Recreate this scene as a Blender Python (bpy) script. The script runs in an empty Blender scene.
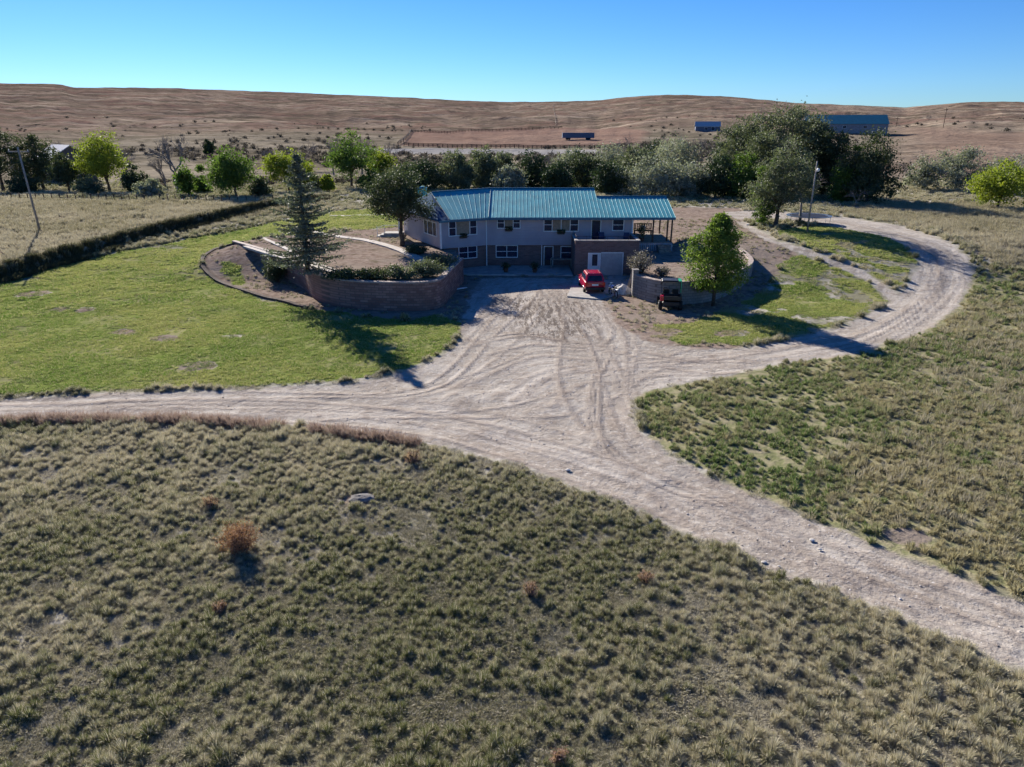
import bpy, math, random
import numpy as np
from mathutils import Vector, Matrix
random.seed(7); RNG = np.random.default_rng(11)
D = bpy.data; SC = bpy.context.scene; COL = SC.collection
R_ = math.radians
# ------------------------------------------------------------------ camera
CZ = 13.5; F = 700.0; PITCH = R_(20.25); CX, CY = 512.0, 383.5
cp, sp = math.cos(PITCH), math.sin(PITCH)
def ray(px, py):
    dx = (px-CX)/F; dy = (CY-py)/F
    return np.array([dx, cp+dy*sp, -sp+dy*cp])
def elev(px, py):
    d = ray(px, py); return d[2]/math.hypot(d[0], d[1])
cam_d = D.cameras.new('camera'); cam = D.objects.new('camera', cam_d); COL.objects.link(cam)
cam.location = (0, 0, CZ); cam.rotation_euler = (math.pi/2-PITCH, 0, 0)
cam_d.sensor_width = 36; cam_d.lens = 36*F/1024; cam_d.clip_end = 9000; cam_d.clip_start = .5
SC.camera = cam
# ------------------------------------------------------------------ noise
def _h(ix, iy, s=0):
    n = (ix.astype(np.int64)*374761393 + iy.astype(np.int64)*668265263 + s*974634777) & 0xffffffff
    n = ((n ^ (n >> 13))*1274126177) & 0xffffffff
    n = n ^ (n >> 16)
    return (n & 0xffff)/65535.0
def vn(x, y, s=0):
    ix = np.floor(x); iy = np.floor(y); fx = x-ix; fy = y-iy
    fx = fx*fx*(3-2*fx); fy = fy*fy*(3-2*fy)
    a = _h(ix, iy, s); b = _h(ix+1, iy, s); c = _h(ix, iy+1, s); d = _h(ix+1, iy+1, s)
    return (a*(1-fx)+b*fx)*(1-fy)+(c*(1-fx)+d*fx)*fy
def fbm(x, y, o=4, s=0):
    t = 0; a = .5; w = 0
    for i in range(o):
        t = t+a*vn(x, y, s+i); w += a; a *= .5; x = x*2.03+17.1; y = y*2.03+5.3
    return t/w
def ss(t):
    t = np.clip(t, 0, 1); return t*t*(3-2*t)
# ------------------------------------------------------------------ terrain height
SKYL = [(-400,86),(-200,84),(0,82.5),(30,83),(62,84),(75,87),(130,87),(200,89),(300,93),(400,97),(450,99.5),(500,101.5),(560,101.5),(600,100),(625,97),(650,95),(680,94),(720,95.5),(760,99),(800,103),(850,105),(905,107.5),(930,105),(960,102.5),(1000,101),(1040,101.5),(1200,105),(1500,104)]
HR = 1500.0
_az = []; _hz = []
for px, py in SKYL:
    d = ray(px, py); _az.append(math.atan2(d[0], d[1])); _hz.append(CZ+HR*d[2]/math.hypot(d[0], d[1]))
_az = np.array(_az); _hz = np.array(_hz)
def bank_x(y): return np.interp(y, [40, 63, 80, 106, 130], [-56, -46, -42.3, -35, -24])
def H(x, y):
    x = np.asarray(x, float); y = np.asarray(y, float)
    zl = 2.2*ss((y-48)/67.); zt = 2.2*ss((y-62)/11.); zc = 2.2*ss((y-72)/7.); zr = 2.2*ss((y-56)/20.)
    w1 = ss((x+34)/7.); w2 = ss((x+11)/3.); w3 = ss((x-12)/7.)
    z = zl*(1-w1)+zt*w1; z = z*(1-w2)+zc*w2; z = z*(1-w3)+zr*w3
    bx = bank_x(y); amt = np.interp(y, [40, 63, 90, 108, 128], [1.2, 1.2, 1.1, .8, 0.])
    z = z+amt*ss((bx-x + .5*(fbm(x*.4, y*.4, 2, 5)-.5))/1.0)
    r = np.hypot(x, y); a = np.arctan2(x, y)
    S = np.interp(a, _az, _hz); e = np.interp(a, [-.7, 0, .35, .7], [1.75, 1.6, 1.25, 1.15])
    s = np.clip((r-135)/(HR-135), 0, 1)
    far = (S-2.2)*s**e
    far = np.where(r > HR, (S-2.2)*np.maximum(0.2, 1-(r-HR)/2500), far)
    hn = np.clip((r-220)/500, 0, 1)
    edge = np.clip(1-np.abs(r-HR)/250, 0, 1)
    far = far+hn*(1-edge*.85)*((fbm(x/130, y/130, 4, 9)-.5)*14 - 5*np.abs(fbm(x/60, y/90, 3, 21)-.5))
    far = far+hn*(fbm(a*70, r/400, 3, 31)-.5)*1.8
    z = z+np.where(y > 0, far, 0)
    yard = ss((np.hypot((x-2)/16, (y-58)/18)-.9)/.4)
    z = z+(fbm(x*.35, y*.35, 3, 2)-.5)*.22*yard + (fbm(x*.05, y*.05, 2, 3)-.5)*.3*ss((r-20)/60)*yard
    return z
def Hs(x, y): return float(H(x, y))
def G(px, py, z=None):
    """point of the place seen at a pixel: on the terrain, or on a level z"""
    d = ray(px, py)
    if z is not None:
        t = (z-CZ)/d[2]; return Vector((d[0]*t, d[1]*t, z))
    t = np.concatenate([np.arange(8, 150, .15), np.geomspace(150, 4000, 3000)])/math.hypot(d[0], d[1])
    g = CZ+d[2]*t - H(d[0]*t, d[1]*t)
    i = np.argmax(g < 0)
    if i == 0: i = len(t)-1
    tt = t[i-1]+(t[i]-t[i-1])*g[i-1]/(g[i-1]-g[i]+1e-9)
    x, y = d[0]*tt, d[1]*tt
    return Vector((x, y, Hs(x, y)))
def ztop(p, px, py): return CZ+math.hypot(p[0], p[1])*elev(px, py)
def onplane(px, py, P0, n):
    d = ray(px, py); o = np.array([0, 0, CZ]); n = np.array(n, float)
    t = np.dot(np.array(P0)-o, n)/np.dot(d, n); return Vector(o+d*t)
# ------------------------------------------------------------------ helpers
def tag(o, label=None, cat=None, group=None, kind=None):
    if label: o['label'] = label
    if cat: o['category'] = cat
    if group: o['group'] = group
    if kind: o['kind'] = kind
    return o
def empty(name, loc, rz=0, label=None, cat=None, group=None):
    o = D.objects.new(name, None); COL.objects.link(o); o.location = loc; o.rotation_euler = (0, 0, rz)
    o.empty_display_size = .3
    return tag(o, label, cat, group)
def link(name, me, mat, parent=None):
    o = D.objects.new(name, me); COL.objects.link(o)
    if mat and not me.materials: me.materials.append(mat)
    if parent: o.parent = parent
    return o
class MB:
    def __init__(s, M=None): s.v = []; s.f = []; s.M = M
    def add(s, vs, fs):
        n = len(s.v)
        if s.M is not None: vs = [tuple(s.M @ Vector(v)) for v in vs]
        s.v += [tuple(v) for v in vs]; s.f += [tuple(i+n for i in f) for f in fs]; return s
    def box(s, x0, x1, y0, y1, z0, z1):
        return s.add([(x0,y0,z0),(x1,y0,z0),(x1,y1,z0),(x0,y1,z0),(x0,y0,z1),(x1,y0,z1),(x1,y1,z1),(x0,y1,z1)],
                     [(0,3,2,1),(4,5,6,7),(0,1,5,4),(1,2,6,5),(2,3,7,6),(3,0,4,7)])
    def frus(s, b, t, z0, z1):   # b,t = (x0,x1,y0,y1)
        return s.add([(b[0],b[2],z0),(b[1],b[2],z0),(b[1],b[3],z0),(b[0],b[3],z0),(t[0],t[2],z1),(t[1],t[2],z1),(t[1],t[3],z1),(t[0],t[3],z1)],
                     [(0,3,2,1),(4,5,6,7),(0,1,5,4),(1,2,6,5),(2,3,7,6),(3,0,4,7)])
    def prism(s, poly, z0, z1):
        n = len(poly); vs = [(p[0],p[1],z0) for p in poly]+[(p[0],p[1],z1) for p in poly]
        return s.add(vs, [tuple(range(n-1,-1,-1)), tuple(range(n,2*n))]+[(i,(i+1)%n,n+(i+1)%n,n+i) for i in range(n)])
    def slab(s, poly, th):
        n = len(poly); vs = [tuple(p) for p in poly]+[(p[0],p[1],p[2]-th) for p in poly]
        return s.add(vs, [tuple(range(n)), tuple(range(2*n-1,n-1,-1))]+[(i,n+i,n+(i+1)%n,(i+1)%n) for i in range(n)])
    def tube(s, pts, rad, k=7, cap=True):
        pts = [Vector(p) for p in pts]
        if not hasattr(rad, '__len__'): rad = [rad]*len(pts)
        vs = []; fs = []
        for i, p in enumerate(pts):
            t = (pts[min(i+1, len(pts)-1)]-pts[max(i-1, 0)])
            if t.length < 1e-6: t = Vector((0,0,1))
            t.normalize(); u = t.cross(Vector((0,0,1)) if abs(t.z) < .95 else Vector((1,0,0))); u.normalize(); w = t.cross(u)
            for j in range(k):
                a = 2*math.pi*j/k; vs.append(tuple(p+(u*math.cos(a)+w*math.sin(a))*rad[i]))
        for i in range(len(pts)-1):
            for j in range(k): fs.append((i*k+j, i*k+(j+1)%k, (i+1)*k+(j+1)%k, (i+1)*k+j))
        if cap: fs.append(tuple(range(k-1,-1,-1))); fs.append(tuple(range((len(pts)-1)*k, len(pts)*k)))
        return s.add(vs, fs)
    def loft(s, secs):           # list of rings with equal counts
        k = len(secs[0]); vs = [p for r in secs for p in r]; fs = []
        for i in range(len(secs)-1):
            for j in range(k): fs.append((i*k+j, i*k+(j+1)%k, (i+1)*k+(j+1)%k, (i+1)*k+j))
        fs.append(tuple(range(k-1,-1,-1))); fs.append(tuple(range((len(secs)-1)*k, len(secs)*k)))
        return s.add(vs, fs)
    def mesh(s, name, smooth=False):
        me = D.meshes.new(name); me.from_pydata(s.v, [], s.f); me.update()
        if smooth:
            for p in me.polygons: p.use_smooth = True
        return me
    def build(s, name, mat, parent=None, smooth=False, bevel=0, seg=2):
        o = link(name, s.mesh(name, smooth), mat, parent)
        if bevel:
            b = o.modifiers.new('bevel', 'BEVEL'); b.width = bevel; b.segments = seg; b.limit_method = 'ANGLE'; b.angle_limit = R_(35)
        return o
def np_mesh(name, V, Fa, attrs=None, smooth=False):
    me = D.meshes.new(name); V = np.asarray(V, np.float32); Fa = np.asarray(Fa, np.int32); k = Fa.shape[1]
    me.vertices.add(len(V)); me.vertices.foreach_set('co', V.ravel())
    me.loops.add(Fa.size); me.loops.foreach_set('vertex_index', Fa.ravel())
    me.polygons.add(len(Fa)); me.polygons.foreach_set('loop_start', np.arange(0, Fa.size, k, dtype=np.int32))
    me.polygons.foreach_set('loop_total', np.full(len(Fa), k, np.int32))
    if smooth: me.polygons.foreach_set('use_smooth', np.ones(len(Fa), bool))
    for n, (dom, a) in (attrs or {}).items():
        at = me.attributes.new(n, 'FLOAT', dom); at.data.foreach_set('value', np.asarray(a, np.float32).ravel())
    me.update(calc_edges=True); me.validate()
    return me
# ------------------------------------------------------------------ node helpers
class NT:
    def __init__(s, name):
        s.m = D.materials.new(name); s.m.use_nodes = True; s.t = s.m.node_tree; s.t.nodes.clear()
        s.out = s.t.nodes.new('ShaderNodeOutputMaterial')
    def n(s, typ, **kw):
        nd = s.t.nodes.new(typ)
        for k, v in kw.items(): setattr(nd, k, v)
        return nd
    def l(s, a, b): s.t.links.new(a, b)
    def set(s, sock, v):
        if isinstance(v, bpy.types.NodeSocket): s.l(v, sock)
        elif isinstance(v, (tuple, list)) and len(v) == 3 and sock.type == 'RGBA': sock.default_value = (*v, 1)
        else: sock.default_value = v
    def math(s, op, a, b=0., clamp=False):
        nd = s.n('ShaderNodeMath', operation=op, use_clamp=clamp); s.set(nd.inputs[0], a); s.set(nd.inputs[1], b); return nd.outputs[0]
    def mix(s, f, a, b, mode='MIX'):
        nd = s.n('ShaderNodeMix', data_type='RGBA', blend_type=mode); s.set(nd.inputs[0], f); s.set(nd.inputs[6], a); s.set(nd.inputs[7], b); return nd.outputs[2]
    def attr(s, name, typ='GEOMETRY'):
        nd = s.n('ShaderNodeAttribute', attribute_name=name, attribute_type=typ); return nd.outputs['Fac']
    def pos(s): return s.n('ShaderNodeNewGeometry').outputs['Position']
    def obj(s): return s.n('ShaderNodeTexCoord').outputs['Object']
    def scale(s, v, sc):
        nd = s.n('ShaderNodeMapping'); s.l(v, nd.inputs[0]); nd.inputs['Scale'].default_value = sc; return nd.outputs[0]
    def noise(s, v, sc, det=4, rough=.55, dist=0):
        nd = s.n('ShaderNodeTexNoise'); s.l(v, nd.inputs['Vector']); nd.inputs['Scale'].default_value = sc
        nd.inputs['Detail'].default_value = det; nd.inputs['Roughness'].default_value = rough; nd.inputs['Distortion'].default_value = dist
        return nd.outputs['Fac']
    def ramp(s, f, lo, hi):
        nd = s.n('ShaderNodeMapRange', interpolation_type='SMOOTHSTEP'); s.l(f, nd.inputs[0]); nd.inputs[1].default_value = lo; nd.inputs[2].default_value = hi; return nd.outputs[0]
    def bump(s, h, st, dist, prev=None):
        nd = s.n('ShaderNodeBump'); s.l(h, nd.inputs['Height']); nd.inputs['Strength'].default_value = st; nd.inputs['Distance'].default_value = dist
        if prev: s.l(prev, nd.inputs['Normal'])
        return nd.outputs[0]
    def bsdf(s, col, rough=.9, spec=.2, metal=0, normal=None, coat=0):
        b = s.n('ShaderNodeBsdfPrincipled'); s.set(b.inputs['Base Color'], col); s.set(b.inputs['Roughness'], rough)
        b.inputs['Specular IOR Level'].default_value = spec; b.inputs['Metallic'].default_value = metal; b.inputs['Coat Weight'].default_value = coat
        if normal: s.l(normal, b.inputs['Normal'])
        s.l(b.outputs[0], s.out.inputs[0]); return b
def simple(name, c, rough=.7, spec=.3, metal=0, var=.25, sc=3., coat=0, bump=0):
    t = NT(name); n = t.noise(t.obj(), sc, 5); f = t.ramp(n, .3, .7)
    col = t.mix(f, tuple(x*(1-var) for x in c), tuple(min(1, x*(1+var)) for x in c))
    nm = t.bump(t.noise(t.obj(), sc*8, 3), bump, .02) if bump else None
    t.bsdf(col, rough, spec, metal, nm, coat); return t.m
M = {}
M['white'] = simple('white_paint', (.72,.72,.70), .5, .4, var=.08)
M['glass'] = simple('dark_glass', (.012,.026,.055), .25, .15, var=.3)
M['curtain'] = simple('tan_curtain', (.28,.22,.16), .9, .1, var=.2, sc=6)
M['darkmetal'] = simple('dark_metal', (.03,.03,.035), .5, .4)
M['rubber'] = simple('rubber', (.02,.02,.02), .85, .2)
M['black'] = simple('black_plastic', (.018,.018,.02), .45, .4)
M['red'] = simple('red_paint', (.40,.005,.03), .25, .5, var=.06, coat=.6)
M['redlamp'] = simple('red_lamp', (.5,.01,.01), .2, .5)
M['chrome'] = simple('steel', (.55,.55,.56), .3, .5, metal=.9, var=.1)
M['concrete'] = simple('concrete', (.34,.32,.30), .9, .2, var=.18, sc=1.5, bump=.2)
M['rock'] = simple('rock', (.16,.15,.145), .9, .2, var=.35, sc=3, bump=.6)
M['wood'] = simple('weathered_wood', (.24,.20,.165), .85, .2, var=.35, sc=4)
M['darkwood'] = simple('dark_wood', (.09,.06,.045), .8, .2, var=.3)
M['blueplastic'] = simple('blue_fabric', (.02,.035,.09), .6, .3)
M['green'] = simple('green_plastic', (.02,.30,.14), .4, .4, var=.1)
M['whiteblue'] = simple('pale_blue_plastic', (.35,.42,.75), .4, .4, var=.1)
M['pole'] = simple('pole_wood', (.27,.24,.215), .85, .2, var=.2, sc=2)
M['bark'] = simple('bark', (.085,.068,.055), .95, .1, var=.4, sc=5, bump=.5)
M['greybark'] = simple('grey_bark', (.21,.185,.17), .95, .1, var=.25, sc=5)
M['doorwhite'] = simple('door_white', (.62,.62,.62), .5, .4, var=.06)
M['doorgrey'] = simple('garage_door_grey', (.36,.36,.36), .6, .3, var=.1)
M['farroof'] = simple('pale_roof', (.40,.40,.41), .5, .4, var=.12)
M['farwall'] = simple('brown_siding', (.13,.11,.10), .8, .2, var=.2)
M['bluewall'] = simple('blue_wall', (.09,.115,.17), .6, .3, var=.1)
M['terracotta'] = simple('terracotta', (.10,.055,.04), .8, .2)
def roof_mat(name, c):
    t = NT(name); n = t.noise(t.obj(), .8, 5); n2 = t.noise(t.obj(), 9, 3)
    col = t.mix(t.ramp(n, .3, .7), tuple(x*.86 for x in c), tuple(x*1.12 for x in c))
    t.bsdf(col, .55, .35, 0, t.bump(n2, .08, .02)); return t.m
M['teal'] = roof_mat('teal_metal_roof', (.05,.30,.345))
M['tealtrim'] = simple('teal_trim', (.03,.13,.19), .5, .4, var=.1)
M['barnroof'] = roof_mat('blue_metal_roof', (.008,.13,.19))
def brick_mat(name, c1, c2, mor, sc, bw=.5, rh=.25, swap=True):
    t = NT(name); g = t.n('ShaderNodeNewGeometry'); sx = t.n('ShaderNodeSeparateXYZ'); t.l(t.obj(), sx.inputs[0])
    cb = t.n('ShaderNodeCombineXYZ'); t.l(t.math('ADD', sx.outputs[0], sx.outputs[1]), cb.inputs[0]); t.l(sx.outputs[2], cb.inputs[1])
    b = t.n('ShaderNodeTexBrick'); t.l(cb.outputs[0], b.inputs['Vector']); b.inputs['Scale'].default_value = sc
    b.inputs['Brick Width'].default_value = bw; b.inputs['Row Height'].default_value = rh; b.inputs['Mortar Size'].default_value = .02
    for i, c in (('Color1', c1), ('Color2', c2), ('Mortar', mor)): b.inputs[i].default_value = (*c, 1)
    n = t.noise(t.obj(), .9, 5); col = t.mix(t.ramp(n, .3, .75), b.outputs['Color'], (mor[0]*.8, mor[1]*.75, mor[2]*.72)); 
    col = t.mix(.45, b.outputs['Color'], col)
    h = t.math('ADD', b.outputs['Fac'], t.math('MULTIPLY', t.noise(t.obj(), 6, 4), -.8))
    t.bsdf(col, .9, .15, 0, t.bump(h, .6, -.02)); return t.m
M['brick'] = brick_mat('house_brick', (.15,.08,.068), (.25,.15,.13), (.19,.15,.14), 1.0, .4, .13)
M['blockwall'] = brick_mat('brick_retaining_block', (.20,.10,.085), (.34,.205,.175), (.15,.105,.095), 1.0, .5, .2)
M['stonewall'] = brick_mat('grey_retaining_block', (.30,.28,.27), (.22,.205,.20), (.15,.14,.135), 1.0, .45, .22)
def siding_mat(name, c):
    t = NT(name); w = t.n('ShaderNodeTexWave', wave_type='BANDS', bands_direction='Z', wave_profile='SAW'); t.l(t.obj(), w.inputs[0]); w.inputs['Scale'].default_value = 1.2
    n = t.noise(t.obj(), .6, 5); col = t.mix(t.ramp(n, .3, .7), tuple(x*.9 for x in c), tuple(x*1.08 for x in c))
    t.bsdf(col, .7, .25, 0, t.bump(w.outputs['Fac'], .5, .03)); return t.m
M['siding'] = siding_mat('taupe_siding', (.37,.335,.36))
def leaf_mat(name, dark, light, trans=.35, sheen=.3):
    t = NT(name); tn = t.attr('tint'); col = t.mix(tn, dark, light)
    d = t.n('ShaderNodeBsdfPrincipled'); t.l(col, d.inputs['Base Color']); d.inputs['Roughness'].default_value = .65; d.inputs['Specular IOR Level'].default_value = sheen
    tr = t.n('ShaderNodeBsdfTranslucent'); t.l(t.mix(1., col, (1.15, 1.2, .7), 'MULTIPLY'), tr.inputs[0])
    mx = t.n('ShaderNodeMixShader'); mx.inputs[0].default_value = trans; t.l(d.outputs[0], mx.inputs[1]); t.l(tr.outputs[0], mx.inputs[2]); t.l(mx.outputs[0], t.out.inputs[0]); return t.m
LEAF = {
 'bright': leaf_mat('bright_foliage', (.10,.14,.02), (.27,.31,.04), .45),
 'green': leaf_mat('green_foliage', (.055,.10,.025), (.12,.19,.035), .42),
 'dark': leaf_mat('dark_foliage', (.03,.045,.022), (.09,.11,.055), .25),
 'greygreen': leaf_mat('grey_green_foliage', (.07,.09,.055), (.17,.19,.12), .3),
 'silver': leaf_mat('silver_foliage', (.15,.165,.13), (.33,.345,.29), .3),
 'cedar': leaf_mat('cedar_foliage', (.025,.042,.022), (.055,.085,.035), .2),
 'spruce': leaf_mat('spruce_needles', (.085,.10,.08), (.19,.215,.175), .25),
 'pine': leaf_mat('pine_needles', (.06,.11,.02), (.18,.25,.05), .42),
 'twig': leaf_mat('dry_twigs', (.13,.115,.105), (.26,.235,.22), .2),
 'orange': leaf_mat('orange_seed_heads', (.19,.10,.07), (.38,.21,.14), .35),
 'pink': leaf_mat('pink_seed_heads', (.25,.15,.12), (.42,.28,.24), .4),
}
# ------------------------------------------------------------------ ground masks
def wpoly(px): return np.array([tuple(G(*p))[:2] for p in px])
def sdist(x, y, P, closed=True):
    """signed distance (negative inside) to polygon / distance to polyline"""
    x = np.asarray(x, float).ravel(); y = np.asarray(y, float).ravel()
    d2 = np.full(x.shape, 1e18); ins = np.zeros(x.shape, bool); n = len(P)
    for i in range(n if closed else n-1):
        a = P[i]; b = P[(i+1) % n]; ex, ey = b-a; wx = x-a[0]; wy = y-a[1]
        t = np.clip((wx*ex+wy*ey)/(ex*ex+ey*ey+1e-12), 0, 1)
        d2 = np.minimum(d2, (wx-ex*t)**2+(wy-ey*t)**2)
        if closed:
            c = ((a[1] <= y) & (b[1] > y)) | ((b[1] <= y) & (a[1] > y))
            with np.errstate(divide='ignore', invalid='ignore'): xi = a[0]+(y-a[1])/(b[1]-a[1])*ex
            ins ^= c & (x < xi)
    d = np.sqrt(d2); return np.where(ins, -d, d) if closed else d
P_main = wpoly([(-500,392),(-200,404),(0,400),(100,394),(200,391),(280,388),(350,383),(410,370),(443,355),(462,338),(464,322),(470,300),(480,278),(575,278),(598,288),(604,306),(618,326),(645,340),(690,349),(740,349),(700,380),(650,389),(632,396),(634,415),(648,440),(680,463),(730,486),(800,516),(880,549),(960,578),(1024,603),(1300,715),(1300,800),(1024,663),(940,632),(860,600),(760,560),(680,527),(600,492),(520,463),(450,446),(380,434),(290,425),(200,419),(100,418),(0,420),(-200,432),(-500,450)])
P_loop = wpoly([(600,330),(660,347),(720,352),(790,341),(850,324),(890,304),(912,282),(922,262),(908,246),(880,235),(830,226),(780,220),(735,219),(725,212),(760,210),(800,214),(850,218),(900,226),(945,241),(967,258),(972,278),(957,306),(922,331),(865,351),(780,364),(700,380),(640,390),(600,385)])
L_cut = wpoly([(742,222),(770,240),(800,250),(850,268),(880,284),(895,300)])
P_lawn = wpoly([(-500,290),(-100,285),(0,276),(60,266),(140,248),(200,237),(275,222),(330,212),(400,207),(430,212),(400,226),(330,232),(262,238),(225,247),(205,255),(201,268),(222,286),(262,298),(310,309),(360,316),(400,320),(440,316),(461,322),(458,338),(440,353),(408,368),(350,380),(280,385),(200,388),(100,390),(0,396),(-200,400),(-500,388)])
P_rlawn = wpoly([(742,302),(765,285),(780,262),(800,254),(845,268),(880,288),(888,300),(868,316),(830,330),(785,338),(740,345),(690,345),(655,338),(640,326),(690,322)])
P_rlawn2 = wpoly([(770,232),(800,226),(850,226),(900,240),(918,262),(905,285),(893,288),(850,262),(800,245)])
P_meadow = wpoly([(632,396),(650,389),(700,380),(780,364),(865,351),(922,331),(957,306),(975,275),(1000,270),(1400,300),(1400,700),(1024,600),(880,547),(730,484),(650,440)])
P_yard = wpoly([(440,330),(462,322),(440,316),(400,320),(360,316),(310,309),(262,298),(222,286),(201,268),(205,255),(225,247),(262,238),(330,232),(400,226),(470,205),(740,208),(745,225),(770,240),(800,256),(775,275),(762,295),(735,310),(740,346),(640,380)])
P_ringgrass = wpoly([(216,262),(232,258),(245,264),(250,280),(240,286),(222,278)])
P_red = wpoly([(412,131.5),(500,130),(560,128),(625,127),(650,132),(640,143),(560,147),(400,146)])
P_red2 = wpoly([(895,185),(900,150),(905,128),(1000,132),(1200,130),(1200,175),(1000,178)])
P_pale = wpoly([(360,149),(430,148),(530,149),(600,150),(600,154),(500,154.5),(400,154)])
P_dry = wpoly([(-500,285),(0,268),(130,241),(272,213),(330,205),(250,203),(100,200),(-500,195)])
P_dry2 = wpoly([(830,212),(900,205),(1300,200),(1400,300),(1000,268),(960,240),(900,222)])
P_dry3 = wpoly([(820,520),(900,400),(880,350),(960,300),(1400,300),(1400,640),(1024,560),(900,520)])
P_strip = wpoly([(0,200),(130,197),(260,201),(400,203),(400,195),(200,190),(0,190)])
mounds = [(33,294,.9),(62,309,.5),(84,310,.5),(125,332,.6),(167,338,.6),(200,366,.7),(358,499,.5),(905,537,.5)]
mounds_w = [(G(a, b), c) for a, b, c in mounds]
AX = wpoly([(-500,420),(0,410),(200,404),(330,408),(450,424),(560,455),(700,505),(860,575),(1024,632),(1300,755)])
BX = wpoly([(520,400),(560,375),(640,366),(720,364),(800,352),(870,338),(920,310),(945,280),(940,255),(900,236),(840,222),(740,215)])
CXL = wpoly([(250,404),(380,405),(450,385),(500,345),(530,310),(545,285)])
DXL = wpoly([(560,290),(585,320),(600,360),(615,410),(650,455),(720,495),(800,540)])
EXL = wpoly([(480,350),(530,335),(600,345),(680,362),(760,360)])
def masks(x, y):
    x = np.asarray(x, float).ravel(); y = np.asarray(y, float).ravel()
    wob = (fbm(x*.8, y*.8, 3, 40)-.5)*1.1
    sr = np.minimum(sdist(x, y, P_main), sdist(x, y, P_loop))
    cut = sdist(x, y, L_cut, False)-.55
    sr2 = np.minimum(sr, cut)+wob*.8
    m = {}
    soft = lambda s, w: np.clip(.5-s/w, 0, 1)
    m['road'] = soft(sr2, 1.2); m['sr'] = sr2
    lawn = np.minimum.reduce([sdist(x, y, P_lawn), sdist(x, y, P_ringgrass)+.3, sdist(x, y, P_rlawn)+.2, sdist(x, y, P_rlawn2)+.2])
    m['lawn'] = soft(lawn+wob, 1.5)
    m['green'] = soft(np.minimum(sdist(x, y, P_rlawn), sdist(x, y, P_rlawn2)), 2.)
    m['lraw'] = m['lawn'].copy(); pz = fbm(x*.32+3, y*.32, 3, 66); isl = (x > 8)*ss((pz-.50)/.12); m['lawn'] = m['lawn']*(1-.75*isl); pz2 = fbm(x*.16+9, y*.3, 3, 67); m['lawn'] = m['lawn']*(1-.62*(x < 0)*ss((pz2-.62)/.22))
    m['meadow'] = soft(sdist(x, y, P_meadow)+wob, 1.5)
    m['dirt'] = soft(sdist(x, y, P_yard)+wob, 1.5)
    for p, c in mounds_w:
        d = np.hypot((x-p.x)/1.3, y-p.y)/c*.8+wob*.5
        m['dirt'] = np.maximum(m['dirt'], np.clip(1.4-d, 0, 1)); m['lawn'] = np.where(d < 1., m['lawn']*.1, m['lawn'])
    m['dry'] = np.maximum.reduce([soft(sdist(x, y, P_dry)+wob*2, 3), soft(sdist(x, y, P_dry2)+wob*3, 6), .5*soft(sdist(x, y, P_dry3)+wob*5, 16)])
    m['red'] = np.maximum(soft(sdist(x, y, P_red), 6), .7*soft(sdist(x, y, P_red2)+wob*10, 30))
    m['pale'] = soft(sdist(x, y, P_pale), 4)
    r = np.hypot(x, y); m['far'] = np.clip((r-140)/100, 0, 1); m['hil'] = np.clip((r-300)/350, 0, 1)
    ring = sdist(x, y, L_ring, False); m['ring'] = np.clip(1.3-np.abs(ring)/.35, 0, 1)
    # track coordinates
    best = np.full(x.shape, 1e9); sec = np.full(x.shape, 1e9); u = np.zeros(x.shape); v = np.zeros(x.shape)
    for k, P in enumerate((AX, BX, CXL, DXL, EXL)):
        acc = 0; mine = np.full(x.shape, 1e9)
        for i in range(len(P)-1):
            a = P[i]; e = P[i+1]-a; L = math.hypot(*e)
            wx = x-a[0]; wy = y-a[1]; t = np.clip((wx*e[0]+wy*e[1])/L**2, 0, 1)
            dx = wx-e[0]*t; dy = wy-e[1]*t; d = np.hypot(dx, dy); sg = np.sign(e[0]*wy-e[1]*wx)
            dd = d+(1.8 if k > 1 else 0)
            b = (dd < mine) & (dd < best); u = np.where(b, acc+t*L+k*37, u); v = np.where(b, sg*d+k*11, v); mine = np.minimum(mine, dd); acc += L
        sec = np.minimum(sec, np.maximum(mine, best)); best = np.minimum(best, mine)
    m['mud'] = soft(sdist(x, y, P_mud)+wob*1.5, 2.5); m['tu'] = u; m['tv'] = v; m['tw'] = ss((sec-best)/3.)*ss((sec-best)/1.2)
    tk = np.zeros(x.shape); near = m['road'] > 0
    xn = x[near]; yn = y[near]; tn_ = np.zeros(xn.shape)
    for P, a_, wd in TRACKS:
        d = sdist(xn, yn, P, False); tn_ = np.maximum(tn_, a_*np.exp(-(d/wd)**2)*(.45+.75*fbm(xn*.6+a_*9, yn*.6, 2, 70)))
    tk[near] = tn_; m['trk'] = tk
    return m
def offs(P, o, rg):
    P = smooth_np(P, 10); t = np.gradient(P, axis=0); n = np.stack([-t[:, 1], t[:, 0]], 1); n /= np.linalg.norm(n, axis=1)[:, None]+1e-9
    k = np.linspace(0, 1, len(P)); w = sum(rg.normal()*.25*np.sin(k*math.pi*(j+1)+rg.uniform(0, 6)) for j in range(4))
    return P+n*(o+w)[:, None]
def smooth_np(P, n):
    out = []
    for i in range(len(P)-1):
        p0 = P[max(i-1, 0)]; p1 = P[i]; p2 = P[i+1]; p3 = P[min(i+2, len(P)-1)]
        for t in np.arange(n)/n: out.append(.5*((2*p1)+(p2-p0)*t+(2*p0-5*p1+4*p2-p3)*t*t+(3*p1-p0-3*p2+p3)*t**3))
    out.append(P[-1]); return np.array(out)
P_mud = wpoly([(500,300),(520,296),(598,300),(604,318),(598,338),(560,342),(512,334)])
_rg = np.random.default_rng(42); TRACKS = []
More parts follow.
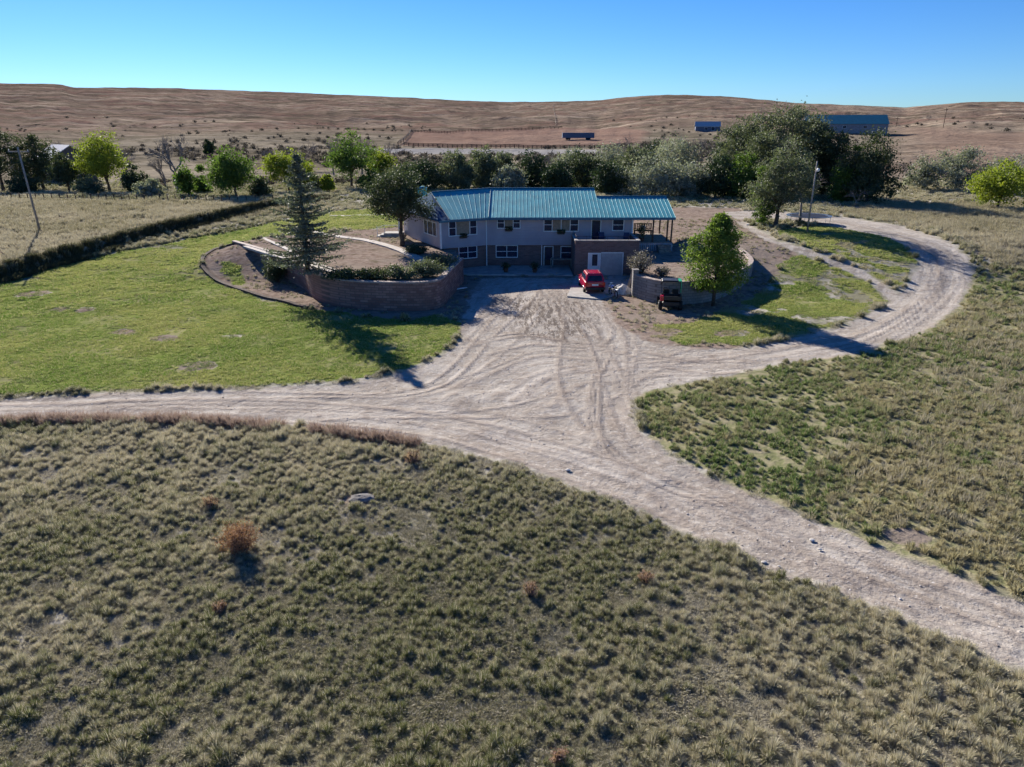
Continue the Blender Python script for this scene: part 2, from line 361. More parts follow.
for P, cen in ((AX, (0, .9, -1.1)), (BX, (0, .7, -.8)), (CXL, (0, .8)), (DXL, (0, 1.1, -1.3)), (EXL, (0, -.9)), (wpoly([(470,345),(500,318),(560,305),(620,318),(680,345),(760,358)]), (0, .6)), (wpoly([(600,300),(625,330),(600,350),(540,352),(480,372),(380,395)]), (0,)), (wpoly([(620,345),(612,380),(625,430),(665,470),(740,500),(860,556),(1024,625)]), (0, -.5)), (wpoly([(700,352),(640,372),(560,400),(480,415),(330,412)]), (0,))):
    for c in cen:
        for sgn in (-.8, .8): TRACKS.append((offs(P, c+sgn, _rg), _rg.uniform(.35, 1.), _rg.uniform(.14, .3)))
L_ring = wpoly([(242,242),(222,248),(207,255),(202,263),(206,272),(222,284),(245,292),(275,300)])
# ------------------------------------------------------------------ terrain material
def terrain_mat():
    t = NT('terrain'); P = t.pos(); A = {k: t.attr(k) for k in ('hil','mud','road','lawn','green','meadow','dirt','dry','red','pale','far','ring','tu','tv','tw','trk')}
    n_s = t.noise(P, 9, 5, .65); n_m = t.noise(P, 1.8, 5, .6); n_l = t.noise(P, .22, 4, .55); n_x = t.noise(P, .05, 4, .6)
    jit = t.math('MULTIPLY', t.math('SUBTRACT', t.noise(P, 2.2, 5, .7), .5), 1.1)
    def mk(k, lo=.35, hi=.65): return t.ramp(t.math('ADD', A[k], jit), lo, hi)
    thatch = t.mix(t.ramp(n_m, .35, .65), (.25,.23,.185), (.44,.41,.355))
    thatch = t.mix(t.ramp(n_s, .5, .75), thatch, (.36,.34,.30))
    field = t.mix(t.ramp(n_l, .4, .65), thatch, (.20,.19,.13))
    mead = t.mix(t.ramp(n_m, .3, .7), (.17,.18,.085), (.31,.27,.18))
    c = t.mix(mk('meadow'), field, mead)
    drytone = t.mix(t.ramp(n_m, .3, .7), (.17,.145,.10), (.33,.285,.215)); drytone = t.mix(t.ramp(n_l, .45, .7), drytone, (.27,.205,.15))
    c = t.mix(mk('dry'), c, drytone)
    # valley and hills
    Ps = t.scale(P, (1, 1, 1))
    f1 = t.noise(Ps, .006, 6, .6, .4); f2 = t.noise(Ps, .02, 6, .65, .3); f3 = t.noise(Ps, .11, 4, .7)
    hill = t.mix(t.ramp(f1, .40, .60), (.145,.108,.085), (.25,.195,.15))
    hill = t.mix(t.math('MULTIPLY', t.ramp(f2, .46, .62), .75), hill, (.175,.105,.085))
    hill = t.mix(t.ramp(f3, .50, .66), hill, (.085,.066,.052))
    hill = t.mix(t.math('MULTIPLY', t.ramp(t.noise(Ps, .035, 6, .7), .50, .60), .85), hill, (.10,.082,.06))
    f4 = t.noise(t.scale(P, (.3, 1, 1)), .03, 6, .7, .5); hill = t.mix(t.math('MULTIPLY', t.ramp(f4, .54, .66), .8), hill, (.38,.31,.235))
    vall = t.mix(t.ramp(f2, .4, .6), (.14,.12,.09), (.25,.215,.165)); vall = t.mix(t.ramp(f3, .5, .65), vall, (.085,.075,.055))
    c = t.mix(mk('far', .1, .5), c, vall); c = t.mix(mk('hil', .2, .9), c, hill)
    c = t.mix(t.math('MULTIPLY', A['red'], .8), c, t.mix(t.ramp(f3, .35, .65), (.18,.11,.09), (.25,.17,.135)))
    c = t.mix(A['pale'], c, (.26,.25,.245))
    lawn = t.mix(t.ramp(n_m, .3, .7), (.10,.14,.03), (.20,.23,.07)); lawn = t.mix(t.ramp(n_l, .42, .68), lawn, (.25,.24,.12))
    lawn = t.mix(t.math('MULTIPLY', t.ramp(n_s, .55, .75), .4), lawn, (.26,.24,.13))
    dirt = t.mix(t.ramp(n_m, .3, .7), (.17,.125,.10), (.30,.24,.20)); dirt = t.mix(t.ramp(n_l, .45, .62), dirt, (.25,.205,.17))
    dirt = t.mix(t.ramp(t.noise(P, .6, 6, .7), .53, .68), dirt, (.13,.11,.075))
    c = t.mix(mk('dirt'), c, dirt); c = t.mix(mk('lawn'), c, lawn)
    # road: streaks that follow the wheel tracks
    cb = t.n('ShaderNodeCombineXYZ'); t.l(t.math('MULTIPLY', A['tu'], .10), cb.inputs[0]); t.l(t.math('MULTIPLY', A['tv'], 1.9), cb.inputs[1])
    st = t.noise(cb.outputs[0], 1.0, 6, .7, .35)
    cb2 = t.n('ShaderNodeCombineXYZ'); t.l(t.math('MULTIPLY', A['tu'], .05), cb2.inputs[0]); t.l(t.math('MULTIPLY', A['tv'], .5), cb2.inputs[1])
    st2 = t.noise(cb2.outputs[0], 1.0, 5, .6, .6)
    road = t.mix(t.ramp(t.noise(P, .35, 6, .65), .35, .65), (.29,.255,.22), (.385,.35,.31))
    road = t.mix(t.math('MULTIPLY', t.ramp(st, .42, .62), t.math('MULTIPLY', A['tw'], .55)), road, (.52,.475,.43))
    road = t.mix(t.math('MULTIPLY', t.ramp(st2, .48, .66), t.math('MULTIPLY', A['tw'], .5)), road, (.25,.205,.165))
    road = t.mix(t.math('MULTIPLY', t.ramp(t.noise(P, .9, 6, .75), .48, .66), .65), road, (.22,.18,.15))
    road = t.mix(t.math('MULTIPLY', t.ramp(t.noise(P, 3.1, 5, .75), .5, .66), .55), road, (.52,.48,.44))
    road = t.mix(t.math('MULTIPLY', t.ramp(t.noise(t.scale(P, (1, .16, 1)), 3.2, 5, .75, .25), .47, .55), t.math('MULTIPLY', A['mud'], .85)), road, (.12,.10,.085))
    road = t.mix(t.math('MULTIPLY', A['trk'], .6, True), road, (.20,.16,.135))
    road = t.mix(t.ramp(t.noise(P, 12, 3, .7), .62, .74), road, (.64,.61,.58))
    road = t.mix(t.ramp(t.noise(P, 8, 4, .7), .58, .72), road, (.20,.165,.14))
    c = t.mix(mk('road', .3, .6), c, road)
    c = t.mix(t.math('MULTIPLY', A['ring'], .95), c, (.07,.055,.048))
    h = t.math('ADD', t.math('MULTIPLY', n_s, .35), n_m); h = t.math('ADD', h, t.math('MULTIPLY', A['trk'], -.8))
    nb = t.bump(h, .9, .12); nb = t.bump(t.math('MULTIPLY', f2, A['far']), .55, 11., nb); nb = t.bump(t.math('MULTIPLY', f3, A['far']), .2, 1., nb)
    t.bsdf(c, 1., 0., 0, nb); return t.m
M['terrain'] = terrain_mat()
ATTR = ('hil','mud','road','lawn','green','meadow','dirt','dry','red','pale','far','ring','tu','tv','tw','trk')
az = np.unique(np.concatenate([np.arange(-180, -54, 6), np.arange(-54, 54.01, .2), np.arange(60, 180.1, 6)]))*math.pi/180
rr = np.concatenate([[.01, 1.5], np.geomspace(4, 1200, 960), np.geomspace(1205, 4500, 90)])
RR, AZ = np.meshgrid(rr, az, indexing='ij'); X = RR*np.sin(AZ); Y = RR*np.cos(AZ); Z = H(X, Y)
mk = masks(X, Y); nr, na = X.shape
Z = Z-.05*mk['road'].reshape(X.shape)+.10*mk['ring'].reshape(X.shape)
Vall = np.stack([X.ravel(), Y.ravel(), Z.ravel()], 1)
ii = (np.arange(nr-1)[:, None]*na+np.arange(na-1)[None, :]).ravel()
FC = np.stack([ii, ii+1, ii+na+1, ii+na], 1)[:, ::-1]
fc = lambda k: mk[k][FC].mean(1)
fr = RR.ravel()[FC].mean(1)
cls = np.zeros(len(FC), int); cls[fr > 380] = 3
cls[(fc('lawn') > .5) & (fr < 200)] = 2; cls[(fc('road') > .5) & (fr < 200)] = 1
for k, nm in ((0, 'ground'), (1, 'dirt_road'), (2, 'lawn'), (3, 'hills')):
    f = FC[cls == k]; used, inv = np.unique(f, return_inverse=True)
    me = np_mesh(nm, Vall[used], inv.reshape(f.shape), {a: ('POINT', mk[a][used]) for a in ATTR}, True)
    tag(link(nm, me, M['terrain']), kind='structure')
# raised garden terraces behind the retaining walls
zL, zR = 2.12, 1.7
WL = [G(234,242,zL), G(268,252,zL), G(298,262,zL), G(316,274,zL), G(345,281,zL), G(395,283.5,zL), G(434,282,zL), G(448,272,zL), G(461,259,zL)]
WL = [Vector((p.x, p.y, 0)) for p in WL]
WR = [Vector((12.15, 66.3, 0)), G(634,296,0), G(662,303.5,0), G(700,302.5,0), G(731,293,0), G(751,262,zR), G(737,247.5,zR)]
WR = [Vector((p.x, p.y, 0)) for p in WR]
def smooth_path(P, n):
    out = []
    for i in range(len(P)-1):
        p0 = P[max(i-1, 0)]; p1 = P[i]; p2 = P[i+1]; p3 = P[min(i+2, len(P)-1)]
        for j in range(n):
            t = j/n; out.append(.5*((2*p1)+(p2-p0)*t+(2*p0-5*p1+4*p2-p3)*t*t+(3*p1-p0-3*p2+p3)*t**3))
    out.append(P[-1]); return out
WLs = smooth_path(WL, 6); WRs = [WR[0]]+smooth_path(WR[1:], 6)
def terrace(name, poly, z, step=.3, amp=.12):
    P = np.array([(p[0], p[1]) for p in poly]); x0, y0 = P.min(0)-.5; x1, y1 = P.max(0)+.5
    xs = np.arange(x0, x1, step); ys = np.arange(y0, y1, step); XX, YY = np.meshgrid(xs, ys, indexing='ij')
    sd = sdist(XX, YY, P).reshape(XX.shape); ZZ = z+(fbm(XX*.5, YY*.5, 3, 60)-.5)*amp
    ZZ = np.maximum(ZZ, H(XX, YY)+.012*(H(XX, YY) > 1.6)-(H(XX, YY) <= 1.6)*.5)
    n2 = len(ys); ix = (np.arange(len(xs)-1)[:, None]*n2+np.arange(n2-1)[None, :]).ravel()
    f = np.stack([ix, ix+n2, ix+n2+1, ix+1], 1); keep = sd.ravel()[f].max(1) < .12; f = f[keep]
    used, inv = np.unique(f, return_inverse=True); V = np.stack([XX.ravel(), YY.ravel(), ZZ.ravel()], 1)
    mm = masks(V[used, 0], V[used, 1]); mm['dirt'][:] = 1; mm['lawn'][:] = 0; mm['road'][:] = 0; mm['ring'][:] = 0
    o = link(name, np_mesh(name, V[used], inv.reshape(f.shape), {a: ('POINT', mm[a]) for a in ATTR}, True), M['terrain'])
    return tag(o, kind='structure')
HC = Vector((-6.87, 68.5, 0)); ex = Vector((math.cos(R_(28)), math.sin(R_(28)), 0)); ey = Vector((-math.sin(R_(28)), math.cos(R_(28)), 0))
HB = HC+ey*10.5
terrace('garden_terrace', [(p.x, p.y) for p in WLs]+[(-5.6, 69.2), (HC.x+.3, HC.y+.2), (HB.x+.3, HB.y), (-24, 75)], zL)
terrace('side_terrace', [(p.x, p.y) for p in WRs]+[(16.5, 74), (12.05, 74)], zR)
def wall(name, path, th, top, mat, capmat, label, zb=-.3):
    root = empty(name, (path[0].x, path[0].y, 0), 0, label, 'retaining wall'); o = root.location
    def ribbon(w, z0, z1):
        m = MB(); L = []; Rr = []
        for i, p in enumerate(path):
            t = (path[min(i+1, len(path)-1)]-path[max(i-1, 0)]).normalized(); n = Vector((-t.y, t.x, 0))*w/2
            L.append(p+n-o); Rr.append(p-n-o)
        n = len(path); vs = []
        for i in range(n):
            for q in (L[i], Rr[i]): vs += [(q.x, q.y, z0), (q.x, q.y, z1)]
        fs = []
        for i in range(n-1):
            a = i*4; b = a+4
            fs += [(a, b, b+1, a+1), (a+2, a+3, b+3, b+2), (a+1, b+1, b+3, a+3), (a, a+2, b+2, b)]
        fs += [(0, 1, 3, 2), ((n-1)*4, (n-1)*4+2, (n-1)*4+3, (n-1)*4+1)]
        return m.add(vs, fs)
    ribbon(th, zb, top-.1).build('block_courses', mat, root); ribbon(th+.08, top-.1, top+.02).build('coping', capmat, root, bevel=.02)
    return root
M['coping'] = simple('coping_stone', (.33,.27,.24), .9, .2, var=.25, sc=2, bump=.3)
wall('retaining_wall', WLs, .38, 2.26, M['blockwall'], M['coping'], 'long reddish block retaining wall curving in front of the garden terrace left of the house')
wall('retaining_wall', WRs, .4, 1.86, M['stonewall'], M['coping'], 'curved pale grey block retaining wall right of the garage behind the pine')
ep = smooth_path([G(*q) for q in ((243,243),(222,248),(207,255),(202,263),(206,272),(222,284),(245,292),(278,301),(310,309))], 6)
me_ = MB(); vs = []
for i, q in enumerate(ep):
    t = (ep[min(i+1, len(ep)-1)]-ep[max(i-1, 0)]); t.z = 0; t.normalize(); n = Vector((-t.y, t.x, 0))*.17; z = Hs(q.x, q.y)
    for w_ in (q+n-ep[0], q-n-ep[0]): vs += [(w_.x, w_.y, z-ep[0].z-.2), (w_.x, w_.y, z-ep[0].z+.2)]
fs = []
for i in range(len(ep)-1): a = i*4; b = a+4; fs += [(a, b, b+1, a+1), (a+2, a+3, b+3, b+2), (a+1, b+1, b+3, a+3)]
me_.add(vs, fs); o = me_.build('garden_edging', simple('dark_edging', (.075,.055,.05), .95, .1, var=.4, bump=.5), None); o.data.transform(Matrix.Identity(4)); o.location = ep[0]; tag(o, 'dark curved edging strip between the left lawn and the bare garden slope', 'edging')
# ------------------------------------------------------------------ grass (stuff)
def blade_mesh(name, n, rad, h, w, seed, lean=.5, up=.3):
    rg = np.random.default_rng(seed); a = rg.uniform(0, 2*math.pi, n); q = np.sqrt(rg.uniform(0, 1, n))*rad
    bx = q*np.cos(a)*.7; by = q*np.sin(a)*.7; hh = h*rg.uniform(.55, 1.1, n)*(1-.35*q/rad)
    dirx = np.cos(a+rg.normal(0, .6, n)); diry = np.sin(a+rg.normal(0, .6, n)); ln = hh*lean*rg.uniform(.3, 1.2, n)
    fa = rg.uniform(0, math.pi, n); wx = np.cos(fa)*w*.5; wy = np.sin(fa)*w*.5; z0 = -.05*np.ones(n)
    V = np.stack([np.stack([bx-wx, by-wy, z0], 1), np.stack([bx+wx, by+wy, z0], 1),
                  np.stack([bx+wx*.8+dirx*ln*.35, by+wy*.8+diry*ln*.35, hh*.6], 1), np.stack([bx-wx*.8+dirx*ln*.35, by-wy*.8+diry*ln*.35, hh*.6], 1),
                  np.stack([bx+dirx*ln+wx*.3, by+diry*ln+wy*.3, hh*(1-.12*lean)], 1), np.stack([bx+dirx*ln-wx*.3, by+diry*ln-wy*.3, hh*(1-.12*lean)], 1)], 1).reshape(-1, 3)
    k = np.arange(n)*6; Fa = np.concatenate([np.stack([k, k+1, k+2, k+3], 1), np.stack([k+3, k+2, k+4, k+5], 1)])
    tn = np.repeat(rg.uniform(0, 1, n), 6)
    return np_mesh(name, V, Fa, {'bt': ('POINT', tn)})
def grass_mat(name, c0, c1, c2, tr=.35):
    t = NT(name); tn = t.attr('tint', 'INSTANCER'); bt = t.attr('bt')
    c = t.mix(tn, c0, c1); c = t.mix(t.ramp(bt, .55, .95), c, c2)
    d = t.n('ShaderNodeBsdfDiffuse'); t.l(c, d.inputs[0]); r = t.n('ShaderNodeBsdfTranslucent'); t.l(c, r.inputs[0])
    mx = t.n('ShaderNodeMixShader'); mx.inputs[0].default_value = tr; t.l(d.outputs[0], mx.inputs[1]); t.l(r.outputs[0], mx.inputs[2]); t.l(mx.outputs[0], t.out.inputs[0]); return t.m
GM = {'field': grass_mat('field_grass_blades', (.165,.18,.07), (.43,.395,.265), (.68,.61,.46), .28),
      'meadow': grass_mat('meadow_grass_blades', (.16,.23,.07), (.40,.36,.21), (.50,.44,.28), .32),
      'lawn': grass_mat('lawn_grass_blades', (.135,.235,.035), (.34,.37,.11), (.46,.43,.22), .42),
      'dry': grass_mat('dry_grass_blades', (.25,.23,.13), (.40,.36,.25), (.46,.41,.30)),
      'pink': grass_mat('pink_grass_blades', (.25,.175,.14), (.38,.29,.23), (.45,.36,.29))}
def scatter(name, pts, rot, sc, tint, meshes, mat, label, cat):
    col = D.collections.new(name+'_kinds')
    for i, me in enumerate(meshes):
        me.materials.clear(); me.materials.append(mat); o = D.objects.new(name+'_tuft', me); col.objects.link(o)
    me = D.meshes.new(name); me.vertices.add(len(pts)); me.vertices.foreach_set('co', np.asarray(pts, np.float32).ravel())
    for n, a in (('rz', rot), ('sc', sc), ('tint', tint)):
        at = me.attributes.new(n, 'FLOAT', 'POINT'); at.data.foreach_set('value', np.asarray(a, np.float32))
    o = link(name, me, mat); tag(o, label, cat, kind='stuff')
    g = D.node_groups.new(name+'_nodes', 'GeometryNodeTree'); g.interface.new_socket('Geometry', in_out='INPUT', socket_type='NodeSocketGeometry'); g.interface.new_socket('Geometry', in_out='OUTPUT', socket_type='NodeSocketGeometry')
    N = g.nodes; gi = N.new('NodeGroupInput'); go = N.new('NodeGroupOutput'); ip = N.new('GeometryNodeInstanceOnPoints'); ci = N.new('GeometryNodeCollectionInfo')
    ci.inputs['Collection'].default_value = col; ci.inputs['Separate Children'].default_value = True; ci.inputs['Reset Children'].default_value = True
    ip.inputs['Pick Instance'].default_value = True
    def na_(n): x = N.new('GeometryNodeInputNamedAttribute'); x.data_type = 'FLOAT'; x.inputs[0].default_value = n; return [q for q in x.outputs if q.enabled and q.name == 'Attribute'][0]
    cx = N.new('ShaderNodeCombineXYZ'); g.links.new(na_('rz'), cx.inputs[2]); g.links.new(cx.outputs[0], ip.inputs['Rotation']); g.links.new(na_('sc'), ip.inputs['Scale'])
    m2p = N.new('GeometryNodeMeshToPoints'); g.links.new(gi.outputs[0], m2p.inputs['Mesh']); g.links.new(m2p.outputs[0], ip.inputs['Points'])
    g.links.new(ci.outputs[0], ip.inputs['Instance']); g.links.new(ip.outputs[0], go.inputs[0])
    md = o.modifiers.new('tufts', 'NODES'); md.node_group = g; return o
def sample(n, r0, r1, pw, a0=-50, a1=50):
    """n points on the terrain, density falling as r**-pw"""
    u = RNG.uniform(0, 1, n); e = 2-pw
    r = (r0**e+u*(r1**e-r0**e))**(1/e) if abs(e) > 1e-3 else r0*(r1/r0)**u
    a = RNG.uniform(R_(a0), R_(a1), n); return r*np.sin(a), r*np.cos(a)
FOOT = np.array([(-2.5,70.8),(12,66.3),(16.2,70),(16.2,80),(8.65,83.6),(.2,83.6),(-11.8,77.8),(-6.87,68.5)])
Xs, Ys = sample(130000, 9, 175, 1.25)
mm = masks(Xs, Ys); RS = np.hypot(Xs, Ys)
house = sdist(Xs, Ys, FOOT) < .3
ter = np.minimum(sdist(Xs, Ys, np.array([(p.x, p.y) for p in WLs]+[(-5.6,69.2),(HB.x,HB.y),(-24,75)])), sdist(Xs, Ys, np.array([(p.x, p.y) for p in WRs]+[(16.5,74),(12.05,74)]))) < .4
grow = (~house) & (~ter) & (mm['sr'] > .05+RNG.uniform(0, .5, len(Xs)))
pn2 = fbm(Xs*1.3, Ys*1.3, 2, 79); pn = fbm(Xs*.55, Ys*.55, 3, 77); pl = fbm(Xs*.12, Ys*.12, 3, 78)
fieldm = grow & (mm['lraw'] < .5) & (mm['dirt'] < .5) & (mm['dry'] < .4+RNG.uniform(-.2, .4, len(Xs))) & (mm['red'] < .4)
RND = RNG.uniform(0, 1, len(Xs)); front0 = fieldm & (mm['meadow'] < .5); big = pn2*.6+pl*.4+(RND-.5)*.55 > .53; front = front0 & big & (RS > 95)
mead = fieldm & (RS > 95) & (mm['meadow'] >= .5) & (pn2+RNG.uniform(-.2, .2, len(Xs)) > .36)
fv = [blade_mesh('tuft', 190, .23, .27, .009, s, .6) for s in (1,2,3,4)]+[blade_mesh('tuft', 130, .15, .22, .009, s, .7) for s in (5,6)]
uv_ = [blade_mesh('short_tuft', 90, .30, .10, .012, s, 1.1) for s in (7,8,9)]
mv = [blade_mesh('tuft', 100, .22, .24, .013, s, .6) for s in (1,2,3)]
def jgrid(cell, r0, r1):
    g = np.arange(-r1, r1, cell); gx, gy = np.meshgrid(g, np.arange(2, r1, cell*.9)); gx = (gx+(np.arange(gx.shape[0]) % 2)[:, None]*cell*.5).ravel(); gy = gy.ravel()
    gx = gx+RNG.uniform(-.38, .38, len(gx))*cell; gy = gy+RNG.uniform(-.38, .38, len(gy))*cell; r = np.hypot(gx, gy); k = (r > r0) & (r < r1) & (np.abs(np.arctan2(gx, gy)) < R_(50)); return gx[k], gy[k]
def bunch(name, cells, cond, base, mat, meshes, label, thr=.36):
    P = []; T = []; S = []
    for cell, r0, r1 in cells:
        x, y = jgrid(cell, r0, r1); m_ = masks(x, y); n1 = fbm(x*.9, y*.9, 2, 179); n2 = fbm(x*.12, y*.12, 3, 78)
        k = (m_['sr'] > .12+RNG.uniform(0, .5, len(x))) & cond(m_) & (sdist(x, y, FOOT) > .4) & (n1+RNG.uniform(-.2, .2, len(x)) > thr)
        n2 = n2+.35*(fbm(x*.45, y*.3, 2, 279)-.5); x, y, n1, n2 = x[k], y[k], n1[k], n2[k]; P.append(np.stack([x, y, H(x, y)], 1)); S.append(base*cell/.42*RNG.uniform(.62, 1.3, len(x))*(.55+.85*n1)*(.85+.4*n2)); T.append(np.clip((n2-.5)*2.6+.42+RNG.normal(0, .30, len(x)), 0, 1))
    P = np.concatenate(P); S = np.concatenate(S); T = np.concatenate(T); scatter(name, P, RNG.uniform(0, 6.28, len(P)), S, T, meshes, mat, label, 'grass')
def tussock(seed, n, rad, h, w):
    rg = np.random.default_rng(seed); a = rg.uniform(0, 2*math.pi, n); th = np.arccos(rg.uniform(.08, 1, n)); L = rg.uniform(.7, 1.1, n)
    d = np.stack([np.sin(th)*np.cos(a), np.sin(th)*np.sin(a), np.cos(th)], 1); b = d*[rad*.3, rad*.3, 0]; e = d*[rad, rad, h]*L[:, None]; mid = b*.5+e*.55+np.array([0, 0, 1])*h*.10; e = e-np.array([0, 0, 1])*(h*.10*np.sin(th))[:, None]
    fa = rg.uniform(0, math.pi, n); wv = np.stack([np.cos(fa), np.sin(fa), 0*fa], 1)*w*.5; b[:, 2] = -.04
    V = np.stack([b-wv, b+wv, mid+wv, mid-wv, e+wv*.35, e-wv*.35], 1).reshape(-1, 3); k = np.arange(n)*6
    return np_mesh('tussock', V, np.concatenate([np.stack([k, k+1, k+2, k+3], 1), np.stack([k+3, k+2, k+4, k+5], 1)]), {'bt': ('POINT', np.repeat(rg.uniform(0, 1, n), 6))})
tv_ = [tussock(s, 420, .23, .25, .0075) for s in (51,52,53)]+[tussock(s, 280, .18, .19, .0075) for s in (54,55)]+[tussock(56, 260, .20, .30, .007)]
tm_ = [tussock(s, 110, .24, .24, .016) for s in (61,62,63)]
bunch('field_grass', [(.275, 9, 30), (.33, 30, 50), (.5, 50, 95)], lambda m: (m['meadow'] < .5) & (m['lraw'] < .5) & (m['dirt'] < .5) & (m['dry'] < .5), 1.46, GM['field'], tv_, 'tufted olive grey bunch grass covering the foreground field', .27)
bunch('lawn_grass', [(.30, 30, 62), (.42, 62, 120)], lambda m: m['lawn'] >= .5, 1.35, GM['lawn'], [blade_mesh('lawn_tuft', 70, .24, .11, .018, s, .8) for s in (11,12,13)], 'short bright green lawn grass left of the house and beside the loop road', .24)
bunch('meadow_grass', [(.35, 20, 60), (.5, 60, 95)], lambda m: (m['meadow'] >= .5) & (m['lraw'] < .5) & (m['dirt'] < .5), 1.15, GM['meadow'], tm_, 'green and straw coloured meadow grass right of the dirt road', .28)
bunch('worn_grass', [(.34, 30, 62), (.45, 62, 110)], lambda m: (m['lraw'] >= .5) & (m['lawn'] < .5), 1.2, GM['meadow'], [blade_mesh('short_tuft', 60, .24, .09, .018, s, .9) for s in (14,15)], 'short half dry grass in the worn patches of the lawns', .42)
bunch('yard_weeds', [(.55, 40, 95)], lambda m: (m['dirt'] >= .5) & (m['lraw'] < .5), .8, GM['dry'], [tussock(s, 50, .2, .16, .016) for s in (71,72)], 'sparse dry weeds scattered over the bare yard soil', .60)
def pts_of(sel, dz=0): return np.stack([Xs[sel], Ys[sel], H(Xs[sel], Ys[sel])+dz], 1)
def scat(name, sel, base, var, grow_r, mat, meshes, label, cat, tscale=1.):
    n = sel.sum(); s = base*RNG.uniform(1-var, 1+var, n)*(.75+.9*(pn[sel]-.2))*(1+grow_r*np.clip(RS[sel]-30, 0, 120)/100)
    tn = np.clip((pl[sel]-.5)*2.4+.45+RNG.normal(0, .22, n), 0, 1)*tscale
    scatter(name, pts_of(sel), RNG.uniform(0, 6.28, n), s, tn, meshes, mat, label, cat)
scat('field_understory', front0 & (RS < 70), 1.0, .4, .6, grass_mat('straw_blades', (.25,.235,.14), (.44,.40,.30), (.56,.515,.42), .3), uv_, 'short pale straw between the grass tufts of the foreground', 'grass')
scat('valley_grass', front, 1.02, .45, .8, GM['field'], fv, 'greenish grass of the valley floor beyond the yard', 'grass')
scat('far_meadow_grass', mead, .85, .45, .7, GM['meadow'], mv, 'far end of the meadow past the loop road', 'grass')
lsel = grow & (mm['lawn'] >= .5) & (RS > 120)
lv = [blade_mesh('lawn_tuft', 60, .26, .12, .016, s, .8) for s in (11,12,13)]
scat('far_lawn_grass', lsel, 1.1, .3, 1.1, GM['lawn'], lv, 'lawn grass at the far end of the left lawn', 'grass')
dsel = grow & (mm['lraw'] < .5) & (mm['dirt'] < .5) & ~fieldm & (mm['red'] < .4)
dv = [blade_mesh('dry_tuft', 40, .32, .34, .022, s, .5) for s in (21,22,23)]
scat('dry_grass', dsel, .9, .35, .8, GM['dry'], dv, 'dry tan grass of the fields beyond the lawn', 'grass')
# weeds on the shaded bank beside the lawn
yb = RNG.uniform(48, 118, 2600); xb = bank_x(yb)+RNG.uniform(-.9, .9, 2600)
scatter('bank_weeds', np.stack([xb, yb, H(xb, yb)], 1), RNG.uniform(0, 6.28, 2600), RNG.uniform(.7, 1.5, 2600), RNG.uniform(0, .7, 2600), [blade_mesh('weed', 60, .35, .5, .03, s, .5) for s in (31,32)], grass_mat('bank_weed_blades', (.06,.07,.035), (.13,.12,.07), (.16,.14,.09)), 'dark weeds along the bank between lawn and tan field', 'weeds')
# pinkish seed heads along the road edge
px_ = RNG.uniform(-40, 420, 420); P_ = [G(a, np.interp(a, [-100, 0, 100, 200, 290, 380, 450], [426, 421, 419, 420, 427, 437, 450])+RNG.uniform(0, 5)) for a in px_ if fbm(np.array([a*.02]), np.array([3.]), 2, 4)[0] > .36]
P_ = np.array([tuple(p) for p in P_])
scatter('road_edge_grass', P_, RNG.uniform(0, 6.28, len(P_)), RNG.uniform(.8, 1.6, len(P_)), RNG.uniform(0, 1, len(P_)), [blade_mesh('seed_grass', 60, .25, .42, .014, s, .5) for s in (41,42)], GM['pink'], 'pinkish dry seed grass along the near edge of the dirt road', 'grass')
# stones of the road
Xg, Yg = sample(9000, 14, 75, 1.0, -42, 42); mg = masks(Xg, Yg); sg = (mg['sr'] < .3) & (fbm(Xg*.3, Yg*.3, 2, 90) > .42)
def pebble(seed):
    rg = np.random.default_rng(seed); m = MB(); k = 6
    for zz, q in ((-.3, .8), (.1, 1.), (.45, .5)): pass
    m.loft([[(q*math.cos(j*math.pi/3)*rg.uniform(.8, 1.2), q*math.sin(j*math.pi/3)*rg.uniform(.8, 1.2), zz) for j in range(6)] for zz, q in ((-.3, .8), (.15, 1.), (.5, .5))]); return m.mesh('stone')
n_ = sg.sum()
tM = NT('road_stone'); tM.bsdf(tM.mix(tM.attr('tint', 'INSTANCER'), (.25,.21,.18), (.62,.58,.54)), .9, .2)
scatter('road_stones', np.stack([Xg[sg], Yg[sg], H(Xg[sg], Yg[sg])-.04], 1), RNG.uniform(0, 6.28, n_), .015+.035*RNG.uniform(0, 1, n_)**3, RNG.uniform(0, 1, n_), [pebble(s) for s in (1,2,3)], tM.m, 'loose stones lying on the dirt road', 'stones')
# ------------------------------------------------------------------ trees
def leaf_quads(C, tint, size, rg, stretch=1.3):
    n = len(C); v1 = rg.normal(size=(n, 3)); v1 /= np.linalg.norm(v1, axis=1)[:, None]; v2 = rg.normal(size=(n, 3)); v2 -= v1*(v1*v2).sum(1)[:, None]; v2 /= np.linalg.norm(v2, axis=1)[:, None]
    s = size*rg.uniform(.6, 1.3, n)[:, None]*.5; a = v1*s*stretch; b = v2*s
    V = np.stack([C-a-b*.3, C-b+a*.1, C+a+b*.2, C+b-a*.1], 1).reshape(-1, 3); k = np.arange(n)*4
    return V, np.stack([k, k+1, k+2, k+3], 1), np.repeat(tint, 4)
def branch(mb, p, q, r0, r1, rg, k=5, n=4, wob=.08):
    p = Vector(p); q = Vector(q); L = (q-p).length; pts = []; rad = []
    for i in range(n+1):
        t = i/n; w = Vector(rg.normal(size=3))*L*wob*math.sin(math.pi*t); pts.append(p.lerp(q, t)+w+Vector((0,0,L*.06*math.sin(math.pi*t)))); rad.append(r0*(1-t)+r1*t)
    mb.tube(pts, rad, k); return pts
